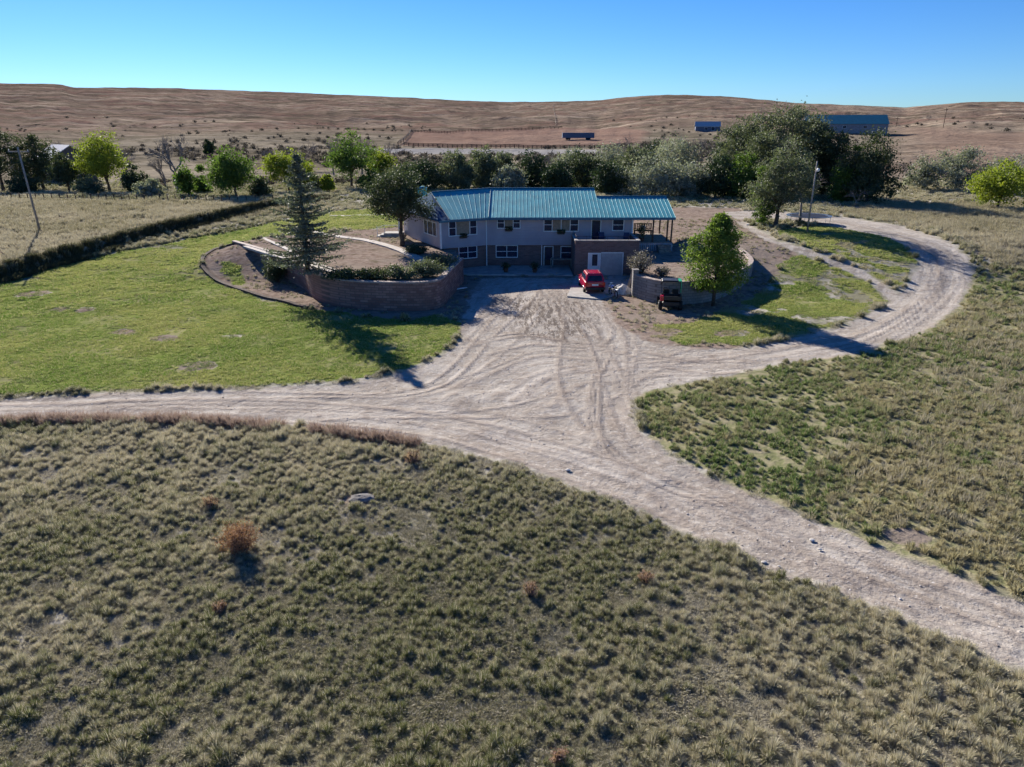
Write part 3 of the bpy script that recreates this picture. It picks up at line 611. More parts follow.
def finish(root, mb, C, T, size, rg, kind, barkm, stretch=1.3, crown='crown'):
    mb.build('trunk', M[barkm], root, True)
    if len(C):
        V, Fa, tn = leaf_quads(C, T, size, rg, stretch); link(crown, np_mesh(crown, V, Fa, {'tint': ('POINT', tn)}), LEAF[kind], root)
def broadleaf(name, loc, h, w, kind, label, cat, group, seed, clear=.22, ncl=75, nl=7000, size=.22, trunk=1., barkm='bark', lobes=7, sig=.13, lean=0., barefrac=0., dep=None, tall=False):
    rg = np.random.default_rng(seed); root = empty(name, loc, 0, label, cat, group); mb = MB(); R = w/2; zc = h*(clear+1)/2; rz = h*(1-clear)/2; dep = dep or 1.
    zb = h*clear; doms = []
    for i in range(lobes+1):
        rr_ = R*rg.uniform(.34, .58); ang = i*2.4+rg.uniform(-.5, .5); q = (R-rr_)*rg.uniform(.55, 1.) if i else 0.; hz = rg.uniform(.62 if h < 13 else .78, .98) if i else 1.
        if i == 0: rr_ = R*.5
        if tall: hz = rg.uniform(.9, 1.0); q *= .9
        zt2 = zb+(h-zb)*hz*(1-(.10 if tall else .25)*(q/R)); zl2 = zb+(h-zb)*rg.uniform(0, .3)*(1 if clear > .12 else 0); zc2 = (zt2+zl2)/2; doms.append((math.cos(ang)*q, math.sin(ang)*q*dep, zc2, rr_, (zt2-zl2)/2))
    wts = np.array([d[3]**2*d[4] for d in doms]); wts /= wts.sum(); cl = []
    for i in range(ncl):
        d = doms[rg.choice(len(doms), p=wts)]; v = rg.normal(size=3); v /= np.linalg.norm(v); v *= rg.uniform(.3, 1.08)**.5
        zz = d[2]+v[2]*d[4]; cl.append([d[0]+v[0]*d[3]+lean*zz, d[1]+v[1]*d[3], zz])
    cl = np.array(cl)
    tr = max(.05, .022*h*trunk+.03); fork = h*max(.08, clear*.9)
    top = Vector((lean*h*.7, 0, h*.72))
    tp = branch(mb, (0,0,-.25), (lean*fork*.5, 0, fork), tr*1.25, tr*.85, rg, 8, 3, .03)
    branch(mb, tp[-1], top, tr*.8, tr*.12, rg, 6, 5, .05)
    for c in cl[rg.permutation(ncl)[:26]]:
        s = tp[-1].lerp(top, max(0, min(.8, (c[2]-fork)/(h-fork)*.6))); branch(mb, s, c, tr*.32, tr*.05, rg, 4, 4, .06)
    per = rg.dirichlet(np.ones(ncl)*3)*nl; C = []; T = []
    for c, k in zip(cl, per):
        if rg.uniform() < barefrac: continue
        k = int(k)+6; s = sig*R*rg.uniform(.45, 1.25); g = rg.normal(size=(k, 3))*[s, s, s*.72]; C.append(c+g); base = rg.uniform(.1, .9); T.append(np.clip(base+rg.normal(0, .18, k), 0, 1))
    C = np.concatenate(C); T = np.concatenate(T); ok = C[:, 2] > .05; finish(root, mb, C[ok], T[ok], size, rg, kind, barkm); return root
def bare(name, loc, h, w, label, cat, group, seed, depth=5, thick=1.):
    rg = np.random.default_rng(seed); root = empty(name, loc, 0, label, cat, group); mb = MB(); tw = MB()
    def grow(p, d, L, r, k):
        q = p+d*L; m = mb if k > depth-2 else tw; mid = p.lerp(q, .5)+Vector(rg.normal(size=3))*L*.07
        m.tube([p, mid, q], [r, r*.82, r*.62], 5 if k > 2 else 3, cap=False)
        if k == 0: return
        for i in range(3 if k < depth else 4):
            ax = Vector(rg.normal(size=3)); ax.normalize(); nd = (d+ax*.62+Vector((0,0,.12))); nd.x *= 1+.25*(w/h); nd.y *= 1+.25*(w/h); nd.normalize(); grow(p.lerp(q, rg.uniform(.6, 1.)), nd, L*rg.uniform(.62, .85), r*.58, k-1)
    r0 = .016*h*thick+.02; S = sum(.74**i for i in range(depth+1)); grow(Vector((0,0,-.2)), Vector((rg.normal()*.08, 0, 1)).normalized(), h/S*1.15, r0*1.6, depth)
    mb.build('trunk', M['greybark'], root, True); tw.build('crown', M['greybark'], root); return root
def shrub(name, loc, h, w, kind, label, cat, group, seed, nl=1500, size=.12, dep=1.):
    rg = np.random.default_rng(seed); root = empty(name, loc, 0, label, cat, group); mb = MB(); C = []; T = []
    for i in range(22):
        a = rg.uniform(0, 6.28); q = rg.uniform(0, 1)**.5; e = np.array([math.cos(a)*q*w*.5, math.sin(a)*q*w*.5*dep, h*(1-.55*q*q)*rg.uniform(.75, 1.)])
        branch(mb, (e[0]*.1, e[1]*.1, -.05), e, .018*h+.008, .006, rg, 4, 3, .05)
        k = nl//22; t = rg.uniform(.35, 1.05, k)[:, None]; C.append(e*t+rg.normal(size=(k, 3))*[w*.085, w*.085, h*.1]); T.append(np.clip(rg.uniform(.1, .9)+rg.normal(0, .2, k), 0, 1))
    C = np.concatenate(C); T = np.concatenate(T); ok = C[:, 2] > 0
    mb.build('stem', M['bark'], root); V, Fa, tn = leaf_quads(C[ok], T[ok], size, rg); link('foliage', np_mesh('foliage', V, Fa, {'tint': ('POINT', tn)}), LEAF[kind], root); return root
def spruce(loc, h, w):
    rg = np.random.default_rng(5); root = empty('spruce_tree', loc, 0, 'tall sparse grey green spruce standing on the garden terrace in front of the spruce-less path', 'tree'); mb = MB(); C = []; T = []
    root['label'] = 'tall thin-branched grey green spruce on the garden terrace behind the reddish retaining wall'
    mb.tube([(0,0,-.2), (0,0,h*.3), (.05,0,h*.7), (0,0,h)], [.21, .17, .09, .02], 8)
    z = h*.1
    while z < h*.985:
        f = 1-z/h; L0 = w/2*(f**1.0)*1.25+.10
        nb = int(5+3*f)
        for i in range(nb):
            a = rg.uniform(0, 6.28); L = L0*rg.uniform(.6, 1.15); 
            if rg.uniform() < .14: continue
            sl = .38*(1-f)-.10-.12*f; n = 7; pts = []
            for j in range(n+1):
                t = j/n; pts.append(Vector((math.cos(a)*L*t, math.sin(a)*L*t, z+L*(sl*t-.22*t*(1-t)+.10*t*t))))
            mb.tube(pts[::2], [.035*f+.012]*len(pts[::2]) , 4, cap=False)
            for j in range(1, n+1):
                t = j/n; k = int(12*(.4+L/2.2)); side = np.array([-math.sin(a), math.cos(a), 0]); sp_ = L*.23*(1.15-t*.75)
                q = rg.normal(size=k)*sp_*.8; c = np.array(pts[j])+side*q[:, None]+np.array([math.cos(a), math.sin(a), 0])*(rg.normal(size=k)*L*.06-abs(q)*.3)[:, None]; c[:, 2] += -abs(q)*.22+rg.normal(size=k)*.035-.03
                C.append(c); T.append(np.clip(rg.uniform(.2, .8)+rg.normal(0, .2, k), 0, 1))
        z += h*.030*(.6+.9*f)*rg.uniform(.85, 1.15)
    finish(root, mb, np.concatenate(C), np.concatenate(T), .10, rg, 'spruce', 'bark', 2.2); return root
def pine(loc, h, w):
    rg = np.random.default_rng(8); root = empty('pine_tree', loc, 0, 'bushy bright green pine standing in the yard in front of the pale grey retaining wall', 'tree'); mb = MB(); C = []; T = []
    mb.tube([(0,0,-.2), (0,.0,h*.3), (.05,0,h*.7), (0,0,h*.95)], [.15, .12, .07, .02], 8)
    for i in range(210):
        t = rg.uniform(0, 1); z = h*(.17+.8*t); prof = np.interp(t, [0, .12, .35, .6, .85, 1.], [.55, .95, 1., .72, .36, .05]); a = rg.uniform(0, 6.28); q = rg.uniform(.35, 1.08)*prof*w/2*(1+.16*math.sin(3*a+t*9))
        e = np.array([math.cos(a)*q, math.sin(a)*q, z+.2*q]); s = Vector((0,0,max(.5, z-.25*q)))
        mb.tube([s, s.lerp(Vector(e), .6)-Vector((0,0,.04)), Vector(e)], [.03, .02, .008], 4, cap=False)
        k = 85; rs = .20+.16*prof; C.append(e+rg.normal(size=(k, 3))*[rs*.85, rs*.85, rs*.6]); T.append(np.clip(rg.uniform(.05, .95)+rg.normal(0, .15, k), 0, 1))
    finish(root, mb, np.concatenate(C), np.concatenate(T), .10, rg, 'pine', 'bark', 2.); return root
def pxtree(fn, name, bx, by, ty, wpx, kind, label, seed, group=None, cat='tree', z=None, **kw):
    p = G(bx, by) if z is None else G(bx, by, z); dep = p.y*cp+(CZ-p.z)*sp; h = ztop(p, bx, ty)-p.z; w = wpx/F*dep
    if group == gL and fn is BL: w *= 1.22; kw['clear'] = kw.get('clear', .2)*.6; kw['nl'] = int(kw.get('nl', 7000)*1.25); kw['ncl'] = 110
    if fn is bare: return bare(name, p, h, w, label, cat, group, seed, **kw)
    return fn(name, p, h, w, kind, label, cat, group, seed, **kw)
p = G(308, 271, zL+.05); spruce(p, ztop(p, 305, 153)-p.z, 84/F*(p.y*cp+(CZ-p.z)*sp))
p = G(713, 306); pine(p, ztop(p, 713, 213)-p.z, 58/F*(p.y*cp+(CZ-p.z)*sp))
BL = broadleaf
gL = 'trees of the valley left of the house'; gR = 'trees and tall shrubs behind the house'; gE = 'trees on the right beyond the loop road'
pxtree(BL, 'elm_tree', 402, 245, 160, 78, 'dark', 'large dark grey green elm beside the left end of the house', 101, z=2.2, clear=.22, nl=17000, size=.13, ncl=170, sig=.12, lobes=9)
pxtree(BL, 'broadleaf_tree', 4, 192, 122, 52, 'dark', 'tall dark tree at the very left edge of the valley, behind the leaning pole', 102, gL, clear=.25, sig=.11)
pxtree(BL, 'broadleaf_tree', 44, 190, 122, 46, 'dark', 'tall dark ragged tree directly left of the pale roofed house', 103, gL, clear=.2, nl=8000)
pxtree(BL, 'broadleaf_tree', 70, 193, 152, 34, 'dark', 'small dark round tree standing in front of the pale roofed house', 104, gL, clear=.25, nl=5000)
pxtree(BL, 'cottonwood_tree', 110, 192, 132, 50, 'bright', 'bright yellow green cottonwood right of the pale roofed house', 105, gL, clear=.22, nl=7500, lobes=6, sig=.16)
pxtree(BL, 'broadleaf_tree', 136, 193, 165, 24, 'dark', 'low dark bushy tree at the foot of the yellow green cottonwood', 106, gL, clear=.15, nl=4000)
pxtree(bare, 'bare_tree', 178, 190, 130, 34, None, 'bare grey branched tree rising above a leafy green sapling', 107, gL, thick=1.1)
pxtree(BL, 'sapling', 189, 196, 160, 22, 'green', 'leafy green sapling at the foot of the bare grey tree', 108, gL, clear=.1, nl=3000, lobes=4)
pxtree(BL, 'juniper_tree', 210, 156, 138, 11, 'cedar', 'tiny dark lone tree out on the valley floor, above the round green tree', 109, gL, clear=.1, nl=1800, size=.4)
pxtree(BL, 'cottonwood_tree', 236, 197, 149, 52, 'green', 'round full green tree with a short trunk and shadow at its foot', 110, gL, clear=.24, nl=9000)
pxtree(BL, 'cottonwood_tree', 289, 192, 148, 46, 'bright', 'yellow green forked tree seen just left behind the spruce', 111, gL, clear=.3, nl=6000, lobes=5)
pxtree(BL, 'yellow_bush', 329, 193, 172, 16, 'bright', 'small yellow green bush right behind the spruce', 112, gL, cat='bush', clear=.1, nl=2200, lobes=4)
pxtree(BL, 'cottonwood_tree', 352, 188, 134, 46, 'green', 'tall green cottonwood with dark trunk between the spruce and the elm', 113, gL, clear=.28, nl=7500, lobes=6)
pxtree(bare, 'bare_tree', 334, 176, 136, 22, None, 'slender bare grey tree directly left of the tall green cottonwood', 114, gL)
pxtree(BL, 'cottonwood_tree', 383, 182, 148, 34, 'bright', 'pale green tree partly hidden behind the crown of the elm', 115, gL, clear=.25, nl=5000)
pxtree(bare, 'bare_tree', 268, 165, 146, 12, None, 'small dead tree standing alone out in the valley left of the spruce top', 116, gL, thick=2, depth=4)
pxtree(bare, 'bare_tree', 362, 175, 133, 26, None, 'bare grey tree behind the right side of the tall green cottonwood', 117, gL)
pxtree(bare, 'bare_tree', 15, 178, 136, 30, None, 'bare grey tree between the two tall dark trees on the left edge', 118, gL)
pxtree(bare, 'bare_tree', 92, 180, 140, 26, None, 'bare grey tree behind the yellow green cottonwood', 119, gL)
for i, (fn_, nm, bx, by, ty, w, k, lb) in enumerate([
 (bare,'bare_tree',128,180,143,22,None,'grey bare tree just right of the yellow green cottonwood crown'), (bare,'bare_tree',55,178,138,26,None,'grey bare tree behind the pale farmhouse roof'),
 (bare,'bare_tree',305,170,138,22,None,'grey bare tree behind the spruce top'), (bare,'bare_tree',392,172,140,24,None,'grey bare tree behind the pale green tree right of the spruce'),
 (bare,'bare_tree',165,188,150,18,None,'short grey bare tree left of the tall bare one'),
 (BL,'scrub_bush',25,194,172,30,'dark','dark scrub bush at the foot of the leftmost dark trees'), (BL,'scrub_bush',90,195,176,26,'greygreen','grey green scrub below the farmhouse gable'), (BL,'scrub_bush',152,196,180,26,'silver','pale scrub bush left of the leafy sapling'),
 (BL,'scrub_bush',262,196,178,22,'dark','dark scrub bush right of the round full green tree'), (BL,'scrub_bush',310,190,170,24,'greygreen','grey green scrub bush behind the spruce trunk'), (BL,'scrub_bush',372,190,168,26,'green','green scrub bush beside the elm crown, left side'),
 (BL,'scrub_bush',203,194,176,18,'green','small green bush between sapling and the round full green tree')]):
    pxtree(fn_, nm, bx, by, ty, w, k, lb, 130+i, gL, cat='tree' if fn_ is bare else 'bush', **({} if fn_ is bare else dict(clear=.02, nl=2600)))
# band behind the house
band = [
 ('juniper_tree',425,190,155,40,'cedar','dark juniper just behind the crown of the elm'),
 ('olive_tree',456,190,150,36,'greygreen','grey green round tree behind the wing of the house'),
 ('olive_tree',485,188,143,34,'greygreen','taller grey green tree above the bend of the roof'),
 ('olive_tree',510,192,163,26,'silver','low silvery shrub tree just above the main ridge bend'),
 ('juniper_tree',532,188,152,34,'cedar','dark juniper right of the low silvery shrub tree'),
 ('juniper_tree',556,192,158,30,'cedar','low dark juniper hugging the middle of the roof ridge'),
 ('olive_tree',582,188,148,38,'dark','broad dark tree behind the right half of the main ridge'),
 ('olive_tree',606,180,142,40,'silver','hazy silver tree rising behind the junipers'),
 ('juniper_tree',612,194,160,32,'cedar','dark juniper behind the step in the roof ridge'),
 ('olive_tree',634,186,146,38,'greygreen','grey green tree in the middle of the band behind the porch'),
 ('olive_tree',655,196,153,58,'silver','big rounded silver olive just behind the porch roof'),
 ('olive_tree',690,196,163,42,'silver','smaller rounded silver olive right of the big one'),
 ('juniper_tree',715,197,150,40,'cedar','dark juniper between silver olive and tall cottonwoods'),
 ('olive_tree',672,178,134,44,'silver','pale wispy silver tree at the top of the band'),
 ('juniper_tree',655,172,142,26,'cedar','dark juniper top in the upper row of the band'),
 ('cottonwood_tree',740,192,112,50,'greygreen','tall grey green cottonwood left of the tallest one'),
 ('cottonwood_tree',778,196,97,62,'greygreen','tallest grey green cottonwood of the grove right of the house'),
 ('cottonwood_tree',742,198,150,34,'green','lower fresh green tree at the foot of the cottonwoods'),
 ('juniper_tree',760,199,168,28,'cedar','low dark juniper at the edge of the track below the cottonwoods'),
 ('cottonwood_tree',804,194,106,38,'greygreen','second tallest cottonwood, right shoulder of the grove left of the blue barn'),
 ('cottonwood_tree',822,196,126,40,'dark','dark lower tree filling the gap below the left end of the blue barn'),
 ('olive_tree',735,180,136,40,'silver','silvery tree showing between the band and the tall cottonwoods'),
 ('olive_tree',405,186,160,30,'greygreen','grey green shrub tree left end of the band behind the elm'),
 ('olive_tree',500,184,150,30,'greygreen','grey green tree behind the low silvery shrub tree'),
 ('olive_tree',570,182,147,34,'silver','pale silver tree peeking between the junipers over the main roof'),
]
for i, (nm, bx, by, ty, w, k, lb) in enumerate(band):
    tall = ty < 130
    pxtree(BL, nm, bx, by, ty, w*1.32, k, lb, 200+i, gR, clear=.0 if not tall else .06, tall=tall, nl=19000 if tall else (9500 if k != 'cedar' else 9000), size=.24 if not tall else .22, lobes=9 if tall else 6, ncl=190 if tall else 110, sig=.12 if tall else .15)
pxtree(bare, 'bare_tree', 548, 186, 150, 28, None, 'bare grey tree among the junipers above the roof ridge', 240, gR)
pxtree(bare, 'bare_tree', 625, 172, 137, 34, None, 'bare pale tree standing highest behind the silver trees', 241, gR)
pxtree(bare, 'bare_tree', 700, 178, 134, 30, None, 'bare pale tree left of the tall cottonwoods', 242, gR)
# right side
pxtree(BL, 'elm_tree', 775, 227, 136, 74, 'greygreen', 'big grey green elm with leaning trunk beside the trampoline', 301, gE, clear=.16, nl=17000, size=.15, ncl=170, lobes=9, lean=.12, barefrac=.12)
pxtree(BL, 'elm_sapling', 762, 225, 152, 34, 'green', 'fresh green side growth leaning against the elm by the trampoline', 302, gE, clear=.05, nl=8000, size=.15)
pxtree(bare, 'bare_tree', 800, 224, 150, 44, None, 'bare grey branches rising behind the light pole', 303, gE, thick=.8)
pxtree(BL, 'broadleaf_tree', 866, 203, 120, 72, 'dark', 'tall dark green tree standing alone below the blue barn', 304, gE, clear=.05, nl=15000, ncl=170, lobes=8)
pxtree(BL, 'broadleaf_tree', 846, 202, 148, 48, 'green', 'lower green tree joined to the left of the tall dark one', 305, gE, clear=.0, nl=9000)
pxtree(bare, 'bare_shrub', 856, 207, 184, 46, None, 'low bare grey shrub at the foot of the tall dark tree', 306, gE, cat='shrub', thick=.6)
pxtree(BL, 'olive_tree', 955, 190, 139, 64, 'silver', 'wide silver olive tree right of the red slope', 307, gE, clear=.05, nl=8000, ncl=90, lobes=7)
pxtree(BL, 'olive_tree', 922, 190, 154, 40, 'silver', 'lower silver shrub tree left of the wide silver olive', 308, gE, clear=.03, nl=5000)
pxtree(BL, 'broadleaf_tree', 997, 209, 162, 69, 'bright', 'bright green low tree at the right edge of the picture', 309, gE, clear=.15, nl=8500, lobes=6, sig=.15)
pxtree(BL, 'olive_tree', 1012, 188, 152, 60, 'silver', 'silver grey tree behind the bright green tree at the right edge', 310, gE, clear=.05, nl=6000)
pxtree(bare, 'bare_shrub', 905, 176, 160, 26, None, 'small leafless shrub on the red slope left of the silver trees', 311, gE, cat='shrub')
# shrubs near the house
pxtree(shrub, 'juniper_shrub', 277, 281, 258, 26, 'dark', 'round dark bush at the foot of the left end of the reddish wall', 401, cat='bush', nl=4500, size=.1)
for i, (bx, by, ty, w, k, lb) in enumerate([(345,279,266,28,'dark','low dark creeping bush on the wall top, leftmost of the row'), (372,279,265,30,'dark','low dark creeping bush in the middle of the wall top'), (400,279,263,26,'greygreen','low bush on the wall top where dark turns grey green'), (425,277,257,30,'greygreen','largest grey green bush near the corner of the retaining wall'), (440,266,250,24,'greygreen','grey green bush between the garden path and the house corner'),
      (416,254,243,20,'dark','dark flower bed bush beneath the side windows of the wing')]):
    pxtree(shrub, 'garden_bush', bx, by, ty+2, w*1.35, k, lb, 410+i, 'bushes on the garden terrace', cat='bush', z=zL, nl=3600, size=.10, dep=.7)
pxtree(shrub, 'garden_bush', 641, 273, 250, 28, 'twig', 'dry twiggy grey shrub beside the stone pillar by the garage', 420, cat='bush', z=zR, nl=2200, size=.09)
pxtree(shrub, 'garden_bush', 662, 276, 265, 16, 'twig', 'small dry shrub on the terrace above the pale grey wall', 421, cat='bush', z=zR, nl=900, size=.09)
pxtree(shrub, 'tumbleweed', 241, 553, 521, 40, 'orange', 'round orange brown tumbleweed bush in the foreground field', 430, cat='bush', nl=6000, size=.035)
for i, (bx, by, ty, w, lb) in enumerate([(210,508,494,17,'small pinkish tuft up the field from the orange bush'), (530,597,580,18,'pinkish dry tuft in the middle of the foreground field'), (646,583,571,16,'pinkish dry tuft near the road at the centre right'), (412,462,448,20,'pinkish tall grass clump on the bend of the road edge'), (220,612,600,14,'small reddish tuft below the orange bush'), (560,762,750,20,'pale pink tuft at the bottom edge of the field')]):
    pxtree(shrub, 'dry_tuft', bx, by, ty, w, 'pink', lb, 440+i, 'pinkish tufts in the foreground field', cat='weed', nl=900, size=.03)
# low brush dotted over the valley and the hills
def brush_mesh(seed, n=90, w=1.6, h=1.1):
    rg = np.random.default_rng(seed); C = rg.normal(size=(n, 3))*[w*.28, w*.28, h*.25]+[0, 0, h*.4]; V, Fa, tn = leaf_quads(C, rg.uniform(0, 1, n), .3, rg); return np_mesh('brush', V, Fa, {'bt': ('POINT', tn)})
ub = RNG.uniform(0, 1, 9000); rb = 150*(1500/150)**ub; ab = RNG.uniform(-.75, .75, 9000); xb = rb*np.sin(ab); yb = rb*np.cos(ab)
cb_ = fbm(xb/45, yb/45, 3, 55)+RNG.uniform(-.04, .04, 9000)-.02; mb_ = masks(xb, yb); ok = (cb_ > .47) & ((rb < 320) | (RNG.uniform(0, 1, 9000) < .25)) & (rb < 700) & (mb_['red'] < .2) & (mb_['pale'] < .2)
xb, yb, rb = xb[ok], yb[ok], rb[ok]; nb_ = len(xb)
scatter('sage_brush', np.stack([xb, yb, H(xb, yb)], 1), RNG.uniform(0, 6.28, nb_), RNG.uniform(.5, 1.5, nb_)*(1+rb/4000), RNG.uniform(0, 1, nb_), [brush_mesh(s) for s in (1,2,3)], grass_mat('brush_leaves', (.06,.055,.04), (.12,.105,.085), (.16,.14,.12)), 'low grey brush dotted over the valley floor and hills', 'brush')
# ------------------------------------------------------------------ rocks
def rock(loc, s, label, seed, name='rock', group=None, mat='rock'):
    rg = np.random.default_rng(seed); m = MB(); rings = []; k = 10
    for zz, q in ((-.35, .75), (-.05, 1.), (.3, .9), (.55, .55), (.66, .15)):
        rings.append([(s[0]*q*math.cos(6.283*j/k)*rg.uniform(.82, 1.15), s[1]*q*math.sin(6.283*j/k)*rg.uniform(.82, 1.15), s[2]*zz*rg.uniform(.9, 1.1)) for j in range(k)])
    m.loft(rings); o = m.build(name, M[mat], None); o.location = loc; tag(o, label, 'rock', group); return o
M['palerock'] = simple('pale_rock', (.55,.52,.48), .9, .2, var=.25, sc=5, bump=.5)
rock(G(362,500), (.55,.38,.3), 'low grey weathered boulder half sunk in the foreground grass', 1)
rock(G(885,648), (.19,.13,.13), 'pale flat stone in the grass below the lower road', 2, mat='palerock')
rock(G(657,745), (.13,.11,.12), 'pale stone near the bottom of the foreground field', 3, mat='palerock')
rock(G(622,293), (.9,.7,1.1), 'pale boulder between the motorcycle and the stone pillar', 4, mat='palerock')
for i, (a, b, s, l) in enumerate([(757,225,.45,'pale rock left of the elm trunk, largest of three'), (766,226,.3,'pale rock closest to the elm trunk'), (749,225,.25,'small pale rock farthest left of the elm trunk')]): rock(G(a, b), (s*1.3, s, s), l, 10+i, group='pale rocks by the elm', mat='palerock')
for i, (a, b, s, l) in enumerate([(764,562,.16,'white stone lying on the lower road, leftmost'), (820,549,.13,'small stone at the far edge of the lower road'), (779,566,.09,'small grey stone right of the white stone on the road'), (568,470,.2,'flat pale stone on the near edge of the road bend'), (812,540,.18,'rough stone on the verge of the right field')]): rock(G(a, b), (s*.6, s*.45, s*.35), l, 20+i, group='loose stones by the road', mat='palerock')
# ------------------------------------------------------------------ HOUSE
house_root = empty('house', (0, 70.8, 0), 0, 'long two storey taupe house with turquoise metal roof and brick lower floor', 'house')
OFF = Matrix.Translation(Vector((0, -70.8, 0)))
def HM(): return MB(OFF)
foot = [(-2.5,70.8),(12,70.8),(12,79.2),(8.65,79.2),(8.65,83.6),(.2,83.6),(HB.x,HB.y),(HC.x,HC.y)]
def inset(poly, d):
    n = len(poly); out = []
    for i in range(n):
        p = Vector(poly[i]); a = (p-Vector(poly[i-1])).normalized(); b = (Vector(poly[(i+1)%n])-p).normalized(); na_ = Vector((-a.y, a.x)); nb = Vector((-b.y, b.x)); k = (na_+nb); k = k/max(.3, k.dot(k)/2) ; out.append(tuple(p+k*d))
    return out
HM().prism(foot, 2.2, 5.06).build('upper_wall', M['siding'], house_root)
HM().prism(inset(foot, .25), -.4, 2.2).build('lower_wall', M['brick'], house_root)
# garage block with deck on top
gx0, gx1, gy = 5.95, 12.0, 66.3
HM().prism([(gx0,gy),(gx1,gy),(gx1,70.78),(gx0,70.78)], -.4, 2.55).build('garage_wall', M['brick'], house_root)
m = HM(); m.box(gx0,gx1,gy,gy+.2,2.552,3.3).box(gx0,gx0+.2,gy+.2,70.78,2.552,3.3).box(gx1-.2,gx1,gy+.2,70.78,2.552,3.3); m.build('deck_parapet', M['brick'], house_root)
m = HM(); m.box(gx0-.05,gx1+.05,gy-.05,gy+.25,3.302,3.38).box(gx0-.05,gx0+.25,gy+.25,70.78,3.302,3.38).box(gx1-.25,gx1+.05,gy+.25,70.78,3.302,3.38); m.build('parapet_cap', M['concrete'], house_root)
# roof
zE = 5.0
E0 = Vector((-2.3,70.2,zE)); E1 = Vector((8.75,70.2,zE)); R1 = Vector((8.75,77.2,7.17)); R0 = Vector((-2.25,77.2,7.17)); Bk1 = Vector((8.75,84.2,zE)); Bk0 = Vector((0.,84.2,zE))
A_ = Vector((-8.3,73.95,6.6)); Cc = HC-ex*.35-ey*.35; Cc.z = zE-.02; Bb = HC+ex*.75-ey*.45; Bb.z = zE; Dd = HB-ex*.45+ey*.4; Dd.z = zE
_n = (R0-E0).cross(Bb-E0); A_.z = E0.z-(_n.x*(A_.x-E0.x)+_n.y*(A_.y-E0.y))/_n.z
F0 = Vector((16.1,70.2,zE)); S0 = Vector((8.75,75.1,6.52)); S1 = Vector((16.1,75.1,6.52)); T0 = Vector((8.75,80,zE)); T1 = Vector((16.1,80,zE))
def slope(name, q, mat='teal', sp=.38):
    """q: eave-left, eave-right, top-right, top-left"""
    m = HM(); m.slab(q, .14)
    if len(q) == 4:
        L = (q[1]-q[0]).length; n = max(2, int(L/sp)); nrm = (q[1]-q[0]).cross(q[3]-q[0]).normalized()
        for i in range(n+1):
            t = (i+.02)/(n+.04); a = q[0].lerp(q[1], t); b = q[3].lerp(q[2], t); d = (q[1]-q[0]).normalized()*.018; u = nrm*.022; o1 = nrm*-.01
            m.add([a-d*1.6+o1, a+d*1.6+o1, b+d*1.6+o1, b-d*1.6+o1, a-d*.7+u, a+d*.7+u, b+d*.7+u, b-d*.7+u], [(4,5,6,7),(0,1,5,4),(1,2,6,5),(2,3,7,6),(3,0,4,7)])
    return m.build(name, M[mat], house_root)
slope('roof_slope', [E0, E1, R1, R0]); slope('roof_slope', [Bk1, Bk0, R0, R1]); slope('roof_slope', [E1, F0, S1, S0]); slope('roof_slope', [T1, T0, S0, S1])
slope('roof_slope', [Bb, E0, R0, A_]); slope('roof_slope', [Bk0, Dd, A_, R0])
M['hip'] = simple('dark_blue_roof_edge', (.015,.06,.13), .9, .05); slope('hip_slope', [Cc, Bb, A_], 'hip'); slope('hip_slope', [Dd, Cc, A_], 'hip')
def ridgecap(a, b, name='ridge_cap'): 
    m = HM(); m.tube([a+Vector((0,0,.03)), b+Vector((0,0,.03))], .09, 6); m.build(name, M['tealtrim'], house_root)
ridgecap(R0, R1); ridgecap(A_, R0); ridgecap(S0, S1)
for a, b in ((A_, Bb), (R0, E0)): m = HM(); m.tube([a+Vector((0,0,.03)), b+Vector((0,0,.04))], .05, 6); m.build('hip_cap', M['tealtrim'], house_root)
# fascia / gutters, gables
m = HM()
for a, b in ((E0, F0), (Bb, E0), (Cc, Bb)):
    d = (b-a).normalized(); n = Vector((d.y, -d.x, 0))*.05; a2 = a+n; b2 = b+n; z0 = Vector((0,0,-.24)); z1 = Vector((0,0,-.02)); k = n
    m.add([a2+z0, b2+z0, b2+k+z0, a2+k+z0, a2+z1, b2+z1, b2+k+z1, a2+k+z1], [(0,3,2,1),(4,5,6,7),(0,1,5,4),(1,2,6,5),(2,3,7,6),(3,0,4,7)])
m.build('gutter', M['tealtrim'], house_root)
m = HM(); m.add([(12,70.8,5.0),(12,79.2,5.0),(12,75.1,6.36),(11.85,70.8,5.0),(11.85,79.2,5.0),(11.85,75.1,6.36)], [(0,1,2),(5,4,3),(0,2,5,3),(1,4,5,2)])
m.add([(8.7,76.,6.2),(8.7,83,5.1),(8.7,77.2,6.98),(8.6,76.,6.2),(8.6,83,5.1),(8.6,77.2,6.98)], [(0,1,2),(5,4,3),(0,2,5,3),(1,4,5,2)]); m.build('gable_wall', M['siding'], house_root)
# chimney behind the wing
cpnt = G(429, 197, 5.6); m = HM(); m.box(-10.1,-9.2,77.6,78.5,4.9,7.1).frus((-10.2,-9.1,77.5,78.6), (-9.9,-9.4,77.8,78.3), 7.1, 7.35); m.build('chimney', M['teal'], house_root)
# corner trims / downspouts
def vbar(p, z0, z1, w, mat, name):
    m = HM(); m.box(p[0]-w/2, p[0]+w/2, p[1]-w/2, p[1]+w/2, z0, z1); m.build(name, M[mat], house_root)
vbar((HC.x-.02, HC.y-.03), 2.2, 4.95, .16, 'white', 'corner_trim'); vbar((-2.55, 70.74), .1, 4.9, .09, 'white', 'downspout'); vbar((3.0, 70.95), 0, 2.2, .08, 'white', 'downspout'); vbar((11.98, 70.76), 2.6, 4.95, .14, 'white', 'corner_trim')
